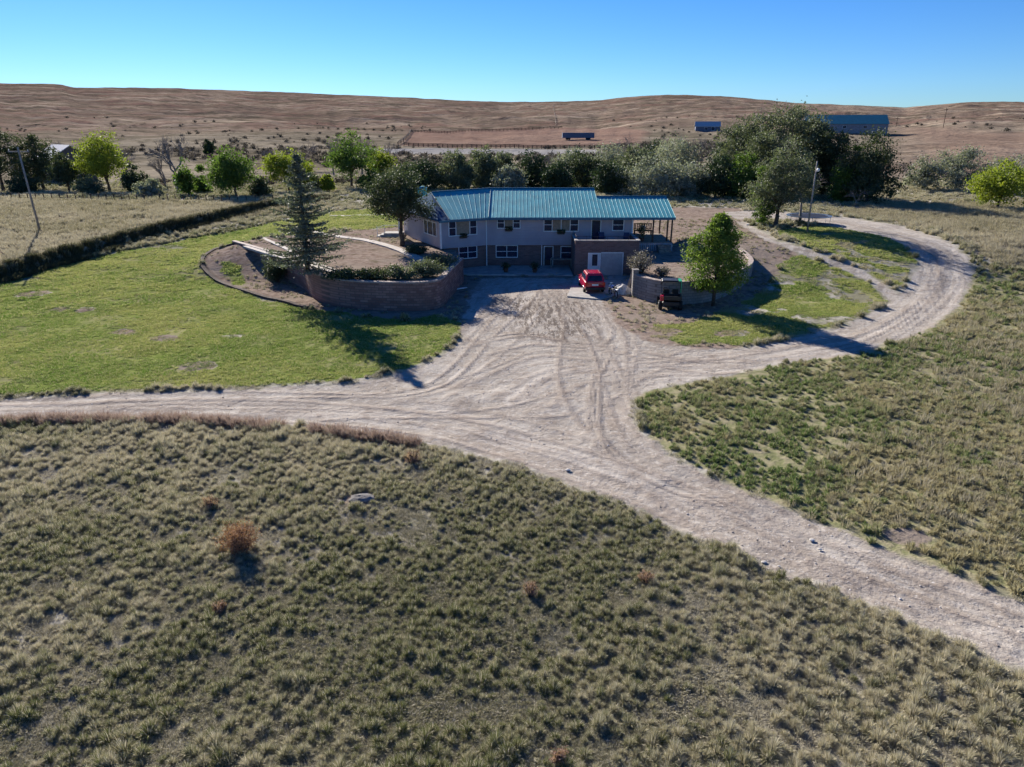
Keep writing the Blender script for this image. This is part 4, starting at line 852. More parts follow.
# openings
MAINP = ((0, 70.8, 0), (0, -1, 0)); LOWP = ((0, 71.05, 0), (0, -1, 0)); WINGP = (tuple(HC), tuple(-ey)); WLOWP = (tuple(HC+ey*.25), tuple(-ey)); GARP = ((0, gy, 0), (0, -1, 0)); SIDEP = (tuple(HC), tuple(-ex))
def frame_of(pl, x0, y0, x1, y1):
    a = onplane(x0, y1, *pl); b = onplane(x1, y1, *pl); c = onplane((x0+x1)/2, y0, *pl); n = Vector(pl[1]).normalized(); u = Vector((0,0,1)).cross(n)*1; u = -u if u.dot(b-a) < 0 else u
    w = (b-a).dot(u); zb = (a.z+b.z)/2; zt = c.z
    Mx = Matrix(((u.x, n.x, 0, a.x), (u.y, n.y, 0, a.y), (0, 0, 1, zb), (0, 0, 0, 1))); return OFF @ Mx, w, zt-zb
def window(pl, px, splits, label=None, fw=.075, box=False):
    """splits: list of (fraction, kind) kind: 'h' double hung, 'p' plain, 'c' curtained"""
    T, w, h = frame_of(pl, *px); fr = MB(T); o0, o1 = -.02, .07
    fr.box(0, w, o0, o1, h-fw, h).box(0, w, o0, o1+.03, 0, fw).box(0, fw, o0, o1, fw, h-fw).box(w-fw, w, o0, o1, fw, h-fw)
    x = 0; tot = sum(f for f, _ in splits); gls = []; cus = []
    for i, (f, k) in enumerate(splits):
        xa = x; xb = x+w*f/tot; x = xb
        if i: fr.box(xa-fw*.45, xa+fw*.45, o0, o1-.004, fw, h-fw)
        if k == 'h': fr.box(xa+fw*.5, xb-fw*.5, o0, o1-.02, h*.5-.025, h*.5+.025)
        if k == 'c': cus.append(MB(T).box(xa+.04, xb-.04, .004, .018, fw*.6, h-fw*.6))
        else: gls.append(MB(T).box(xa+.02, xb-.02, .004, .02, fw*.6, h-fw*.6))
    f_ = fr.build('window', M['white'], house_root)
    for g in gls: g.build('pane', M['glass'], f_)
    for g in cus: g.build('curtain', M['curtain'], f_)
    if box:
        b = MB(T); xm = w*.5; b.box(xm-.35, xm+.35, .02, .25, -.25, -.05); fb = b.build('flower_box', M['darkwood'], house_root)
        rg = np.random.default_rng(int(px[0])); C = np.stack([rg.uniform(xm-.4, xm+.4, 220), rg.uniform(.0, .4, 220), rg.uniform(-.1, .22, 220)], 1)
        V, Fa, tn = leaf_quads(C, rg.uniform(0, 1, 220), .09, rg); V = np.array([tuple(T @ Vector(v)) for v in V]); link('flowers', np_mesh('flowers', V, Fa, {'tint': ('POINT', tn)}), LEAF['dark'], fb)
window(WINGP, (448.5,219.5,477,235.5), [(1,'h'),(1.9,'c'),(1,'h')], box=True)
window(MAINP, (497,217,520.5,228.5), [(1,'h'),(1.2,'c'),(1,'h')], box=True)
window(MAINP, (543.5,218,578.5,231.5), [(1,'h'),(1.05,'c'),(1.05,'c'),(1,'h')], box=True)
window(MAINP, (612,219,623.8,230.8), [(1,'h')])
window(WLOWP, (458.5,246,477,258.5), [(1,'h'),(1,'h')]); window(LOWP, (495.8,245,517.8,257.5), [(1,'h'),(1,'h')]); window(LOWP, (560.3,246,572.6,259.2), [(1,'h')])
T, w, h = frame_of(SIDEP, 419, 218, 436, 231)
Ts = OFF @ Matrix(((ey.x, -ex.x, 0, HC.x+ey.x*1.0), (ey.y, -ex.y, 0, HC.y+ey.y*1.0), (0, 0, 1, 3.2), (0, 0, 0, 1)))
fr = MB(Ts); w, h = 3.4, 1.4
for b in ((0,w,-.02,.07,h-.08,h),(0,w,-.02,.1,0,.08),(0,.08,-.02,.07,.08,h-.08),(w-.08,w,-.02,.07,.08,h-.08),(.95,1.03,-.02,.066,.08,h-.08),(2.35,2.43,-.02,.066,.08,h-.08)): fr.box(*b)
f_ = fr.build('window', M['white'], house_root); gl = MB(Ts); gl.box(.03,w-.03,.004,.02,.05,h-.05); gl.build('pane', M['glass'], f_)
def door(pl, px, mat, name='door', glass=None, label=None, trim='white'):
    T, w, h = frame_of(pl, *px); m = MB(T); m.box(.07, w-.07, -.02, .035, .02, h-.07); d = m.build(name, M[mat], house_root); 
    if label: d['label'] = label
    t = MB(T); t.box(0, .07, -.02, .06, 0, h).box(w-.07, w, -.02, .06, 0, h).box(.07, w-.07, -.02, .06, h-.07, h); t.build('frame', M[trim], d)
    k = MB(T); k.box(w-.22, w-.17, .035, .09, h*.42, h*.47); k.build('handle', M['chrome'], d)
    if glass: g = MB(T); g.box(w*glass[0], w*glass[1], .03, .045, h*glass[2], h*glass[3]); g.build('pane', M['glass'], d)
    return T, w, h
door(MAINP, (590.5,219.5,600.3,243), 'black', glass=(.18,.82,.1,.92), label='dark glazed storm door onto the deck')
door(LOWP, (543.5,246,553,267), 'black', glass=(.2,.8,.35,.92), label='dark lower door beneath the overhang')
door(GARP, (587.3,252.8,600,276), 'doorwhite', glass=(.33,.74,.45,.93), label='white door with a tall pane beside the garage door')
T, w, h = frame_of(GARP, 600.4, 253.2, 621.5, 276.5); m = MB(T); m.box(0, w, -.02, .03, .02, h)
for i in range(1, 8): m.box(w*i/8-.015, w*i/8+.015, .03, .045, .03, h-.03)
g_ = m.build('garage_door', M['doorgrey'], house_root); k = MB(T); k.box(-.02, w+.06, -.02, .05, h+.002, h+.09).box(w+.002, w+.08, -.02, .05, 0, h); k.build('frame', M['white'], g_)
# porch on the right
m = HM(); m.box(12.03,16.0,70.3,76.5,2.42,2.56); m.build('porch_deck', M['wood'], house_root)
m = HM()
for i in range(20): m.box(12.05+i*.2, 12.2+i*.2, 70.25, 70.29, 1.5, 2.5)
m.box(12.03,16.0,70.22,70.248,2.3,2.38); m.build('deck_skirt', M['whiteblue'] if False else simple('grey_blue_boards', (.26,.30,.34), .8, .2), house_root)
for (x, y) in ((14.0,70.45),(15.85,70.45),(15.6,71.3),(15.85,76.3),(12.2,76.3)): m = HM(); m.box(x-.07,x+.07,y-.07,y+.07,1.5 if y < 72 else 2.0,5.0); m.build('porch_post', M['darkwood'], house_root)
m = HM()
for i in range(4): m.box(14.5,15.7,69.9-i*.3,70.2-i*.3,1.5,2.35-i*.2)
m.build('porch_steps', M['wood'], house_root)
# deck railing
m = HM()
for (a, b) in (((gx0+.1,gy+.1),(gx1-.1,gy+.1)), ((gx0+.1,gy+.1),(gx0+.1,70.7))):
    L = math.hypot(b[0]-a[0], b[1]-a[1]); n = int(L/.9)
    m.tube([(a[0],a[1],3.72),(b[0],b[1],3.72)], .018, 5)
    for i in range(n+1): t = i/n; x = a[0]+(b[0]-a[0])*t; y = a[1]+(b[1]-a[1])*t; m.tube([(x,y,3.38),(x,y,3.72)], .012, 5)
m.build('deck_railing', M['darkmetal'], house_root)
# entry porch on the far left of the wing
c = HB+ey*.0-ex*.1
m = HM(); m.box(c.x-1.9,c.x+.1,c.y-1.6,c.y-.1,2.0,2.62).box(c.x-2.3,c.x-1.9,c.y-1.6,c.y-.1,2.0,2.45).box(c.x-2.7,c.x-2.3,c.y-1.6,c.y-.1,2.0,2.3); m.build('entry_steps', M['concrete'], house_root)
m = HM()
for q in ((c.x-1.8,c.y-1.5),(c.x-2.6,c.y-1.5)): m.tube([(q[0],q[1],2.2),(q[0],q[1],3.4)], .03, 6)
m.tube([(c.x-2.6,c.y-1.5,3.2),(c.x-1.8,c.y-1.5,3.45),(c.x-.3,c.y-1.5,3.45)], .03, 6); m.build('entry_rail', M['white'], house_root)
vbar((c.x-.15,c.y-1.45), 2.6, 4.95, .28, 'white', 'porch_post')
m = HM(); m.box(c.x-2.0,c.x+.5,c.y-1.8,c.y+.4,4.8,4.95); m.build('entry_roof', M['tealtrim'], house_root)
# concrete aprons and garden path
def sheet(name, poly, z, th, mat, label=None):
    m = MB(); m.prism([(p[0], p[1]) for p in poly], z-th, z); o = m.build(name, M[mat], None, bevel=.02); tag(o, kind='structure'); return o
sheet('patio', [(-6.0,66.5),(5.8,66.2),(5.8,71.0),(-2.5,71.0),(-5.6,69.3)], .12, .4, 'concrete')
a = [G(567,296,.06), G(601,299,.06), G(622,294,.06), (12,66.25), (6.1,66.25), G(572,284,.06)]; sheet('garage_apron', [(p[0], p[1]) for p in a], .06, .3, 'concrete')
def path_strip(name, pts, w, zf, mat):
    P = smooth_path([Vector((p.x, p.y, 0)) for p in pts], 8); m = MB(); vs = []; fs = []
    for i, p in enumerate(P):
        t = (P[min(i+1, len(P)-1)]-P[max(i-1, 0)]).normalized(); n = Vector((-t.y, t.x, 0))*w/2
        z = zf(p.x, p.y)
        for q in (p+n, p-n): vs += [(q.x, q.y, z+.04), (q.x, q.y, z-.15)]
    for i in range(len(P)-1): a = i*4; b = a+4; fs += [(a, a+2, b+2, b), (a+1, b+1, b+3, a+3), (a, b, b+1, a+1), (a+2, a+3, b+3, b+2)]
    fs += [(0, 1, 3, 2), (len(P)*4-4, len(P)*4-2, len(P)*4-1, len(P)*4-3)]
    m.add(vs, fs); return tag(m.build(name, M[mat], None), kind='structure')
zt_ = lambda x, y: max(zL+.08, Hs(x, y))
M['palepath'] = simple('pale_path', (.40,.36,.33), .9, .15, var=.18, sc=2)
path_strip('garden_path', [G(300,229,2.2), G(335,236,2.2), G(365,240,2.2), G(395,248,2.2), G(418,258,2.2), G(440,268,2.2)], .9, zt_, 'palepath')
path_strip('garden_path', [G(246,246,2.2), G(275,255,2.2), G(305,263,2.2), G(335,272,2.2), G(350,277,2.2)], .7, zt_, 'palepath')
path_strip('garden_path', [G(262,238,2.2), G(285,248,2.2), G(300,258,2.2), G(322,266,2.2), G(345,274,2.2)], .45, zt_, 'palepath')
path_strip('garden_path', [G(330,216,2.2), G(370,216,2.2), G(400,214,2.2)], .8, lambda x, y: Hs(x, y)+.02, 'palepath')
# end pillar of the stone wall
m = MB(); m.box(-.22,.22,-.3,.3,-.2,2.2); m.box(-.26,.26,-.34,.34,2.2,2.28); o = m.build('stone_pillar', M['stonewall'], None); o.location = (WR[1].x, WR[1].y, 0); tag(o, 'square pale stone pillar at the left end of the grey retaining wall', 'pillar')
# ------------------------------------------------------------------ porch and yard things
def planter(loc, label, kind='dark', h=.9, seed=1, group=None):
    root = empty('potted_plant', loc, 0, label, 'potted plant', group); m = MB(); m.frus((-.17,.17,-.17,.17), (-.24,.24,-.24,.24), 0, .4); m.build('pot', M['terracotta'], root, bevel=.03)
    rg = np.random.default_rng(seed); C = rg.normal(size=(500, 3))*[.2, .2, h*.25]+[0, 0, .4+h*.45]; V, Fa, tn = leaf_quads(C, rg.uniform(0, 1, 500), .1, rg); link('foliage', np_mesh('foliage', V, Fa, {'tint': ('POINT', tn)}), LEAF[kind], root)
planter((13.0,70.9,2.56), 'dark leafy potted plant on the porch deck by the house corner', 'dark', 1.4, 3)
planter((-.6,67.6,.12), 'low potted plant on the patio beneath the double window', 'dark', .5, 4); planter((2.2,67.4,.12), 'wider potted plant on the patio left of the lower door', 'dark', .6, 5)
def chair(loc, rz, label):
    r = empty('patio_chair', loc, rz, label, 'chair', 'blue chairs on the deck'); m = MB(); m.box(-.3,.3,-.28,.28,.36,.44); m.build('seat', M['blueplastic'], r, bevel=.03)
    m = MB(); m.frus((-.3,.3,.24,.3), (-.27,.27,.36,.42), .44, 1.05); m.build('backrest', M['blueplastic'], r, bevel=.02)
    for x in (-.26,.26):
        for y in (-.24,.24): m = MB(); m.box(x-.025,x+.025,y-.025,y+.025,0,.36); m.build('leg', M['darkmetal'], r)
        m = MB(); m.box(x-.04,x+.04,-.25,.28,.6,.65); m.build('armrest', M['blueplastic'], r)
chair((8.9,69.6,2.552), R_(10), 'blue chair on the deck beside the dark storm door'); chair((11.2,69.4,2.552), R_(-12), 'blue chair at the right end of the deck below the single window')
r = empty('porch_swing', (13.9,75.4,2.56), 0, 'dark framed porch bench with a pale cushion at the back of the porch', 'bench')
m = MB(); m.box(-.95,.95,-.28,.25,.42,.5); m.build('seat', M['darkwood'], r); m = MB(); m.box(-.95,.95,.2,.26,.55,.62).box(-.95,.95,.2,.26,1.1,1.18).box(-.95,-.85,.2,.26,.62,1.1).box(.85,.95,.2,.26,.62,1.1)
for i in range(9): m.box(-.8+i*.19,-.72+i*.19,.21,.25,.62,1.1)
m.build('backrest', M['darkwood'], r); m = MB(); m.box(-.25,.25,.05,.19,.55,.95); m.build('cushion', M['white'], r, bevel=.05)
for x in (-.88,.88):
    for y in (-.22,.2): m = MB(); m.box(x-.04,x+.04,y-.04,y+.04,0,.42); m.build('leg', M['darkwood'], r)
# bench below the lower window
r = empty('wood_bench', (4.9,69.9,.12), 0, 'plain wooden work bench under the lower right window', 'bench'); m = MB(); m.box(-1.1,1.1,-.3,.3,.8,.88); m.build('tabletop', M['wood'], r)
for x in (-1.,1.):
    for y in (-.22,.22): m = MB(); m.box(x-.05,x+.05,y-.05,y+.05,0,.8); m.build('leg', M['wood'], r)
# red car seen from behind
def wheel(parent, x, y, r=.34, w=.22, rim='chrome'):
    wr = MB(); k = 20; wr.loft([[(x+s, y+q*math.cos(6.283*j/k), r+q*math.sin(6.283*j/k)) for j in range(k)] for s, q in ((-w/2, r*.86), (-w/2+.03, r), (w/2-.03, r), (w/2, r*.86))]); o = wr.build('wheel', M['rubber'], parent, True)
    s = 1 if x > 0 else -1; rm = MB(); rm.loft([[(x+s*(w/2-.01+q2), y+q*math.cos(6.283*j/k), r+q*math.sin(6.283*j/k)) for j in range(k)] for q2, q in ((0, r*.6), (.02, r*.55), (.025, r*.15))]); rm.build('rim', M[rim], o)
cl = G(593,294,.06); car = empty('parked_car', (cl.x+.05, cl.y+2.2, .06), R_(3), 'red hatchback sport utility car parked tail out in front of the white garage side door', 'car')
def ring(y, w0, w1, z0, z1, c=.12):
    return [(-w0+c*.6,y,z0),(w0-c*.6,y,z0),(w0,y,z0+c),(w0,y,(z0+z1)*.55),(w1,y,z1-c*.6),(w1-c,y,z1),(-w1+c,y,z1),(-w1,y,z1-c*.6),(-w0,y,(z0+z1)*.55),(-w0,y,z0+c)]
m = MB(); m.loft([ring(-2.15,.78,.76,.42,.98), ring(-2.08,.86,.83,.32,1.04), ring(-1.0,.89,.85,.28,1.06), ring(.6,.89,.85,.28,1.04), ring(1.6,.87,.80,.30,.98), ring(2.1,.80,.68,.36,.82), ring(2.18,.7,.6,.42,.72)]); body = m.build('body', M['red'], car, True, bevel=.01)
m = MB(); m.loft([[(-.80,-2.06,1.02),(.80,-2.06,1.02),(.80,.75,1.02),(-.80,.75,1.02)], [(-.72,-1.86,1.42),(.72,-1.86,1.42),(.72,.30,1.42),(-.72,.30,1.42)], [(-.66,-1.78,1.60),(.66,-1.78,1.60),(.66,.05,1.60),(-.66,.05,1.60)], [(-.6,-1.68,1.66),(.6,-1.68,1.66),(.6,-.1,1.66),(-.6,-.1,1.66)]]); m.build('cabin', M['red'], car, bevel=.03)
m = MB(); m.add([(-.64,-2.068,1.08),(.64,-2.068,1.08),(.56,-1.86,1.50),(-.56,-1.86,1.50),(-.64,-2.0,1.08),(.64,-2.0,1.08),(.56,-1.8,1.50),(-.56,-1.8,1.50)], [(0,1,2,3),(7,6,5,4),(0,4,5,1),(1,5,6,2),(2,6,7,3),(3,7,4,0)]); m.build('rear_window', M['glass'], car)
for s in (-1, 1):
    m = MB()
    for (y0, y1) in ((-1.7,-1.05),(-.98,-.3),(-.23,.35)): m.add([(s*.815,y0,1.1),(s*.815,y1,1.1),(s*.735,min(y1,.22),1.48),(s*.735,y0+.06,1.48),(s*.76,y0,1.1),(s*.76,y1,1.1),(s*.68,min(y1,.22),1.48),(s*.68,y0+.06,1.48)], [(0,1,2,3),(7,6,5,4),(0,4,5,1),(1,5,6,2),(2,6,7,3),(3,7,4,0)])
    m.build('side_window', M['glass'], car)
    m = MB(); m.box(s*.75-.11,s*.75+.11,-2.185,-2.1,.68,1.0); m.build('tail_light', M['redlamp'], car, bevel=.02)
    m = MB(); m.box(s*.92-.06 if s > 0 else s*.92-.1, s*.92+.1 if s > 0 else s*.92+.06, .42,.56,1.02,1.16); m.build('mirror', M['red'], car, bevel=.03)
    for y in (-1.32, 1.32): wheel(car, s*.78, y)
m = MB(); m.box(-.86,.86,-2.27,-2.05,.34,.56); m.build('bumper', M['black'], car, bevel=.05)
m = MB(); m.box(-.27,.27,-2.19,-2.12,.70,.84); m.build('licence_plate', M['white'], car)
m = MB(); m.add([(-.7,.80,1.04),(.7,.80,1.04),(.62,.28,1.50),(-.62,.28,1.50),(-.7,.7,1.03),(.7,.7,1.03),(.62,.2,1.49),(-.62,.2,1.49)], [(3,2,1,0),(4,5,6,7),(1,5,4,0),(2,6,5,1),(3,7,6,2),(0,4,7,3)]); m.build('windscreen', M['glass'], car)
for s in (-.5,.5): m = MB(); m.tube([(s,-1.6,1.70),(s,-.2,1.70)], .018, 5); m.build('roof_rail', M['black'], car)
# side by side utility vehicle
ul = G(673,311); u = empty('utility_vehicle', (ul.x, ul.y+1.5, ul.z), R_(-8), 'black open side by side utility buggy with red corner panels parked at the grey wall', 'utility vehicle')
m = MB(); m.loft([ring(-1.35,.55,.55,.38,.62,.05), ring(-.2,.62,.6,.32,.66,.05), ring(.7,.62,.58,.32,.70,.05), ring(1.35,.5,.45,.40,.78,.06)]); m.build('body', M['black'], u, bevel=.02)
m = MB(); m.box(-.66,.66,-1.42,-.55,.78,.82).box(-.68,-.62,-1.42,-.55,.82,1.05).box(.62,.68,-1.42,-.55,.82,1.05).box(-.62,.62,-.6,-.55,.82,1.05).box(-.62,.62,-1.42,-1.37,.82,1.05); m.build('cargo_bed', M['black'], u)
m = MB(); m.box(-.72,-.5,-1.5,-1.15,.72,1.08); m.build('corner_panel', M['red'], u, bevel=.03); m = MB(); m.box(-.6,-.2,.9,1.38,.78,.98).box(.2,.6,.9,1.38,.78,.98); m.build('front_fender', M['red'], u, bevel=.05)
for s in (-1, 1):
    m = MB(); m.tube([(s*.64,-.5,.9),(s*.6,-.42,1.85),(s*.58,.35,1.88),(s*.62,.95,1.0)], .028, 7); m.build('roll_cage', M['darkmetal'], u)
    m = MB(); m.box(s*.3-.24,s*.3+.24,-.35,.12,.66,.82).frus((s*.3-.24,s*.3+.24,-.45,-.33), (s*.3-.2,s*.3+.2,-.52,-.42), .82, 1.35); m.build('seat', M['rubber'], u, bevel=.04)
    for y in (-.95, .98): wheel(u, s*.66, y, .33, .26, 'darkmetal')
m = MB(); m.tube([(-.6,-.42,1.85),(.6,-.42,1.85)], .025, 6).tube([(-.58,.35,1.88),(.58,.35,1.88)], .025, 6); m.build('cross_bar', M['darkmetal'], u)
m = MB(); m.frus((-.62,.5,-.5,.45), (-.58,.46,-.44,.4), 1.88, 1.94); m.build('canopy', M['black'], u, bevel=.02)
m = MB(); m.box(.5,.7,-.48,.42,1.86,1.93).box(.64,.7,-.5,-.44,1.1,1.86); m.build('canopy_edge', M['green'], u)
m = MB(); m.tube([(-.3,.42,1.0),(-.3,.28,1.15)], .02, 5).tube([(-.3+.15*math.cos(a*.628),.28+.05*math.sin(a*.628),1.15+.14*math.sin(a*.628)) for a in range(11)], .015, 5); m.build('steering_wheel', M['rubber'], u)
u.scale = (1.15, 1.15, 1.12)
# motorcycle
bl = G(614,298); b = empty('motorcycle', (bl.x, bl.y+.6, bl.z), R_(15), 'small white and blue dirt bike standing right of the red car', 'motorcycle')
for y, nm in ((-.62,'wheel'),(.62,'wheel')):
    k = 20; m = MB(); m.tube([(0, y+.28*math.cos(6.283*j/k), .31+.28*math.sin(6.283*j/k)) for j in range(k+1)], .045, 6, False); w_ = m.build('wheel', M['rubber'], b); m = MB(); m.tube([(-.05,y,.31),(.05,y,.31)], .05, 8)
    for j in range(8): m.tube([(0,y,.31),(0,y+.25*math.cos(.785*j),.31+.25*math.sin(.785*j))], .006, 4)
    m.build('hub', M['chrome'], w_)
m = MB(); m.tube([(0,-.62,.31),(0,-.1,.45),(0,.2,.4),(0,.3,.75),(0,-.1,.72),(0,-.1,.45)], .03, 6); m.build('frame', M['darkmetal'], b)
m = MB(); m.tube([(.05,.62,.31),(.05,.42,.95)], .022, 6).tube([(-.05,.62,.31),(-.05,.42,.95)], .022, 6).tube([(-.36,.3,1.06),(-.1,.4,1.0),(.1,.4,1.0),(.36,.3,1.06)], .018, 6); m.build('handlebar', M['darkmetal'], b)
m = MB(); m.frus((-.11,.11,-.6,.1), (-.09,.09,-.62,.05), .76, .86); m.build('saddle', M['rubber'], b, bevel=.03); m = MB(); m.frus((-.13,.13,.05,.38), (-.09,.09,.08,.34), .66, .92); m.build('fuel_tank', M['whiteblue'], b, bevel=.04)
m = MB(); m.frus((-.08,.08,.4,.98), (-.06,.06,.42,.95), .70, .74).frus((-.1,.1,-.95,-.5), (-.07,.07,-.95,-.5), .74, .78).box(-.12,.12,.5,.53,.82,1.08); m.build('fender', M['white'], b, bevel=.01); m = MB(); m.box(-.12,.12,-.12,.22,.3,.55); m.build('engine', M['chrome'], b, bevel=.03)
# leaning board, plank
m = MB(); m.box(-.1,.1,-1.1,1.1,-.03,.03); o = m.build('plank', M['wood'], None); p = G(628,291); o.location = (p.x+.2, p.y+.3, 1.0); o.rotation_euler = (R_(50), 0, R_(-25)); tag(o, 'wooden board leaning against the stone pillar', 'board')
m = MB(); m.box(-.9,.9,-.12,.12,-.02,.03); o = m.build('plank', M['white'], None); p = G(458,290); o.location = (p.x, p.y, .10); o.rotation_euler = (0, 0, R_(38)); tag(o, 'pale plank lying in the shade beside the corner of the reddish wall', 'board')
# trampoline
tp_ = G(808,223); dep = tp_.y*cp+(CZ-tp_.z)*sp; rad = 21/F*dep; t_ = empty('trampoline', tp_, 0, 'round black trampoline standing on the grass beside the light pole', 'trampoline')
k = 36; m = MB(); m.tube([(rad*math.cos(6.283*j/k), rad*math.sin(6.283*j/k), .88) for j in range(k+1)], .035, 6, False); m.build('frame', M['chrome'], t_)
m = MB(); m.loft([[(q*math.cos(6.283*j/k), q*math.sin(6.283*j/k), z) for j in range(k)] for q, z in ((rad*.86, .86), (rad*.86, .875))]); m.build('mat', M['black'], t_)
m = MB(); r0, r1 = rad*.87, rad*1.02; vs = [(q*math.cos(6.283*j/k), q*math.sin(6.283*j/k), z) for q, z in ((r0,.88),(r1,.90),(r1,.93),(r0,.91)) for j in range(k)]; m.add(vs, [(a*k+j, a*k+(j+1)%k, ((a+1)%4)*k+(j+1)%k, ((a+1)%4)*k+j) for a in range(4) for j in range(k)]); m.build('spring_pad', simple('blue_pad', (.05,.09,.16), .6, .3), t_)
for j in range(6):
    a = j*math.pi/3+.3; c_, s_ = math.cos(a)*rad, math.sin(a)*rad; m = MB(); m.tube([(c_,s_,.88),(c_,s_,-.05)], .03, 6); m.build('leg', M['chrome'], t_)
# poles
p = G(807,233); hp = ztop(p, 812, 161)-p.z; r = empty('light_pole', p, 0, 'grey wooden pole with a yard lamp near its top behind the loop road lawn', 'pole')
m = MB(); m.tube([(0,0,-.2),(0,0,hp)], [.10,.075], 10); m.build('post', M['pole'], r, True); m = MB(); m.tube([(0,-.1,hp-.9),(0,-.55,hp-.75)], .03, 6); a_ = m.build('lamp_arm', M['chrome'], r); m = MB(); m.tube([(0,-.55,hp-.7),(0,-.55,hp-.85),(0,-.55,hp-1.05)], [.08,.17,.12], 10); m.build('lamp_head', M['white'], a_)
p = G(40,231); hp = ztop(p, 18, 147)-p.z; r = empty('utility_pole', p, 0, 'tall pale utility pole with a crossarm in the tan field at the left', 'utility pole')
m = MB(); m.tube([(0,0,-.2),(-.35,0,hp)], [.13,.09], 10); m.build('post', M['pole'], r, True); m = MB(); m.box(-1.5,.8,-.06,.06,hp-.55,hp-.42); cr = m.build('crossarm', M['pole'], r)
for x in (-1.4,-.35,.7): m = MB(); m.tube([(x,0,hp-.42),(x,0,hp-.25)], [.03,.05], 6); m.build('insulator', M['white'], cr)
for i, (bx, by, ty, lb) in enumerate([(896,127,117,'thin distant power pole on the hill right of the blue barn'), (943,128,108,'taller distant power pole on the right hill')]):
    p = G(bx, by); hp = ztop(p, bx, ty)-p.z; r = empty('utility_pole', p, 0, lb, 'utility pole'); m = MB(); m.tube([(0,0,-.2),(0,0,hp)], .18, 6); m.build('post', M['darkwood'], r); m = MB(); m.box(-1.2,1.2,-.1,.1,hp-1.,hp-.8); m.build('crossarm', M['darkwood'], r)
# ------------------------------------------------------------------ distant buildings
def gable_house(name, p, L, W, he, hr, rz, wallm, roofm, label, wins=(), group=None, ov=.4):
    r = empty(name, p, rz, label, 'building', group); m = MB()
    m.box(-L/2,L/2,-W/2,W/2,-1.5,he); 
    for s in (-1, 1): x = s*L/2; m.add([(x,-W/2,he),(x,W/2,he),(x,0,hr-.1),(x-s*.2,-W/2,he),(x-s*.2,W/2,he),(x-s*.2,0,hr-.1)], [(0,1,2),(5,4,3),(0,2,5,3),(1,4,5,2)])
    m.build('wall', wallm, r)
    k = (hr-he)/(W/2); 
    for s in (-1, 1):
        q = [Vector((-L/2-ov, s*(W/2+ov), he-ov*k)), Vector((L/2+ov, s*(W/2+ov), he-ov*k)), Vector((L/2+ov, 0, hr)), Vector((-L/2-ov, 0, hr))]
        if s > 0: q = [q[1], q[0], q[3], q[2]]
        m = MB(); m.slab(q, .15); m.build('roof', roofm, r)
    for (x0, x1, z0, z1, face) in wins:
        m = MB(); y = -W/2
        if face == 'f': m.box(x0,x1,y-.08,y+.02,z0,z1); g = MB(); g.box(x0+.1,x1-.1,y-.10,y-.04,z0+.1,z1-.1)
        else: x = L/2; m.box(x-.02,x+.08,x0,x1,z0,z1); g = MB(); g.box(x+.04,x+.1,x0+.1,x1-.1,z0+.1,z1-.1)
        f = m.build('window', M['white'], r); g.build('pane', M['glass'], f)
    return r
p = G(843,132); dep = p.y; Lb = 70/F*dep; hr = ztop(p, 851, 114.8)-p.z; gable_house('barn', p, Lb, 17, hr*.5, hr, R_(-14), simple('barn_blue_wall', (.22,.22,.24), .6, .3), M['barnroof'], 'long blue metal barn on the rise behind the cottonwoods', [(-Lb*.3+i*Lb*.25, -Lb*.3+i*Lb*.25+2, 2, 3.4, 'f') for i in range(3)])
p = G(707,131.5); hr = ztop(p, 707, 121.5)-p.z; gable_house('shed', p, 22/F*p.y, 8, hr*.55, hr, R_(-10), M['bluewall'], M['farroof'], 'small blue shed with pale roof on the valley floor left of the tall cottonwoods', [(-2,0,.8,2.2,'f'),(2,4,.5,2.6,'f')])
p = G(68,180); hr = ztop(p, 68, 144.5)-p.z; gable_house('farmhouse', p, 8.5, 9, hr*.62, hr, R_(-38), M['farwall'], M['farroof'], 'dark farmhouse with a pale roof hidden among the trees at the left', [(-1.2,1.2,hr*.25,hr*.45,'s'),(-2,0,hr*.2,hr*.45,'f')])
p = G(578,139.5); L = 30/F*p.y; h_ = ztop(p, 578, 133.2)-p.z; r = empty('livestock_trailer', p, R_(2), 'long low blue storage trailer standing on the red field', 'trailer'); m = MB(); m.box(-L/2,L/2,-1.5,1.5,h_*.25,h_); m.build('body', M['bluewall'], r, bevel=.1)
m = MB(); m.box(-L/2-.05,L/2+.05,-1.55,1.55,h_,h_+.25); m.build('roof', M['bluewall'], r)
for x in (-L*.35,-L*.28,L*.28,L*.35): m = MB(); m.tube([(x,-1.4,.5),(x,1.4,.5)], .55, 12); m.build('wheel', M['rubber'], r)
# fences
def fence(name, px, h, label, n=40, mat='darkwood', rail=.12, post=.14):
    pts = smooth_path([Vector(G(*q)) for q in px], 10); r = empty(name, pts[0], 0, label, 'fence'); o = pts[0]; L = [0]
    for a, b in zip(pts, pts[1:]): L.append(L[-1]+(b-a).length)
    P = []
    for i in range(n+1):
        d = L[-1]*i/n; j = max(0, min(len(pts)-2, np.searchsorted(L, d)-1)); t = (d-L[j])/(L[j+1]-L[j]+1e-9); q = pts[j].lerp(pts[j+1], t); q = Vector((q.x, q.y, Hs(q.x, q.y))); P.append(q-o)
    for q in P: m = MB(); m.box(q.x-post/2,q.x+post/2,q.y-post/2,q.y+post/2,q.z-.3,q.z+h); m.build('post', M[mat], r)
    m = MB()
    for f in (.35,.65,.93):
        m.tube([q+Vector((0,0,h*f)) for q in P], rail/2, 4)
    m.build('rail', M[mat], r); return r
fence('corral_fence', [(412,132),(470,131.3),(530,130),(562,128.5)], 1.8, 'dark pole fence along the far edge of the red field', 45, rail=.22, post=.3)
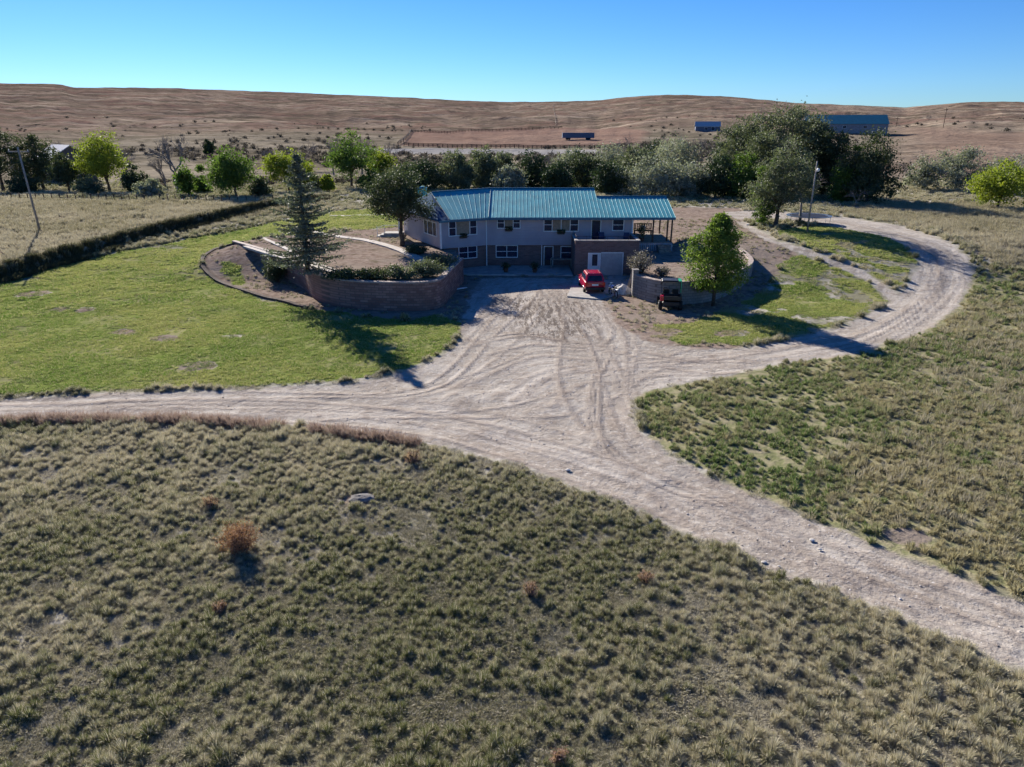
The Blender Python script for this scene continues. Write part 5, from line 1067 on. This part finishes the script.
fence('corral_fence', [(404,146),(450,147.5),(500,148),(560,148.5),(620,148)], 1.5, 'dark fence along the near edge of the red field above the pale track', 45, rail=.25, post=.3)
fence('corral_fence', [(398,146),(406,139),(413,132)], 1.8, 'short dark fence closing the left side of the red field', 14, rail=.25, post=.3)
fence('hill_fence', [(556,126),(555,116),(553,104)], 1.5, 'thin fence line climbing the bare hill in the middle', 30, rail=.16, post=.22)
fence('field_fence', [(-20,199),(80,200),(180,201),(260,202),(330,201)], 1.0, 'low wire fence along the far side of the tan field', 45, rail=.03, post=.1)
# ------------------------------------------------------------------ light
SUN_EL, SUN_AZ = 25.0, -29.0      # azimuth from +Y, negative = left
sd = D.lights.new('sun', 'SUN'); sd.energy = 5.0; sd.angle = R_(.5); sd.color = (1, .93, .82)
so = D.objects.new('sun', sd); COL.objects.link(so)
dv_ = Vector((math.sin(R_(SUN_AZ))*math.cos(R_(SUN_EL)), math.cos(R_(SUN_AZ))*math.cos(R_(SUN_EL)), math.sin(R_(SUN_EL))))
so.rotation_euler = dv_.to_track_quat('Z', 'Y').to_euler(); so.location = (0, 0, 60)
W = D.worlds.new('World'); SC.world = W; W.use_nodes = True; nt = W.node_tree; bg = nt.nodes['Background']
sky = nt.nodes.new('ShaderNodeTexSky'); sky.sky_type = 'NISHITA'; sky.sun_disc = False; sky.sun_elevation = R_(SUN_EL); sky.sun_rotation = R_(SUN_AZ); sky.altitude = 1200; sky.air_density = 1.0; sky.dust_density = .1; sky.ozone_density = 3.0
hs = nt.nodes.new('ShaderNodeHueSaturation'); hs.inputs['Saturation'].default_value = 1.25; nt.links.new(sky.outputs[0], hs.inputs['Color'])
mxs = nt.nodes.new('ShaderNodeMix'); mxs.data_type = 'RGBA'; mxs.blend_type = 'MULTIPLY'; mxs.inputs[0].default_value = 1; mxs.inputs[7].default_value = (.46, .685, 1.02, 1); nt.links.new(hs.outputs[0], mxs.inputs[6])
nt.links.new(mxs.outputs[2], bg.inputs[0]); bg.inputs[1].default_value = .060
SC.view_settings.view_transform = 'Standard'; SC.view_settings.look = 'None'; SC.view_settings.exposure = 1.15; SC.view_settings.gamma = 1
SC.render.engine = 'CYCLES'; SC.cycles.max_bounces = 5; SC.cycles.diffuse_bounces = 2; SC.cycles.glossy_bounces = 2; SC.cycles.transmission_bounces = 3; SC.cycles.use_adaptive_sampling = True; SC.cycles.adaptive_threshold = .03
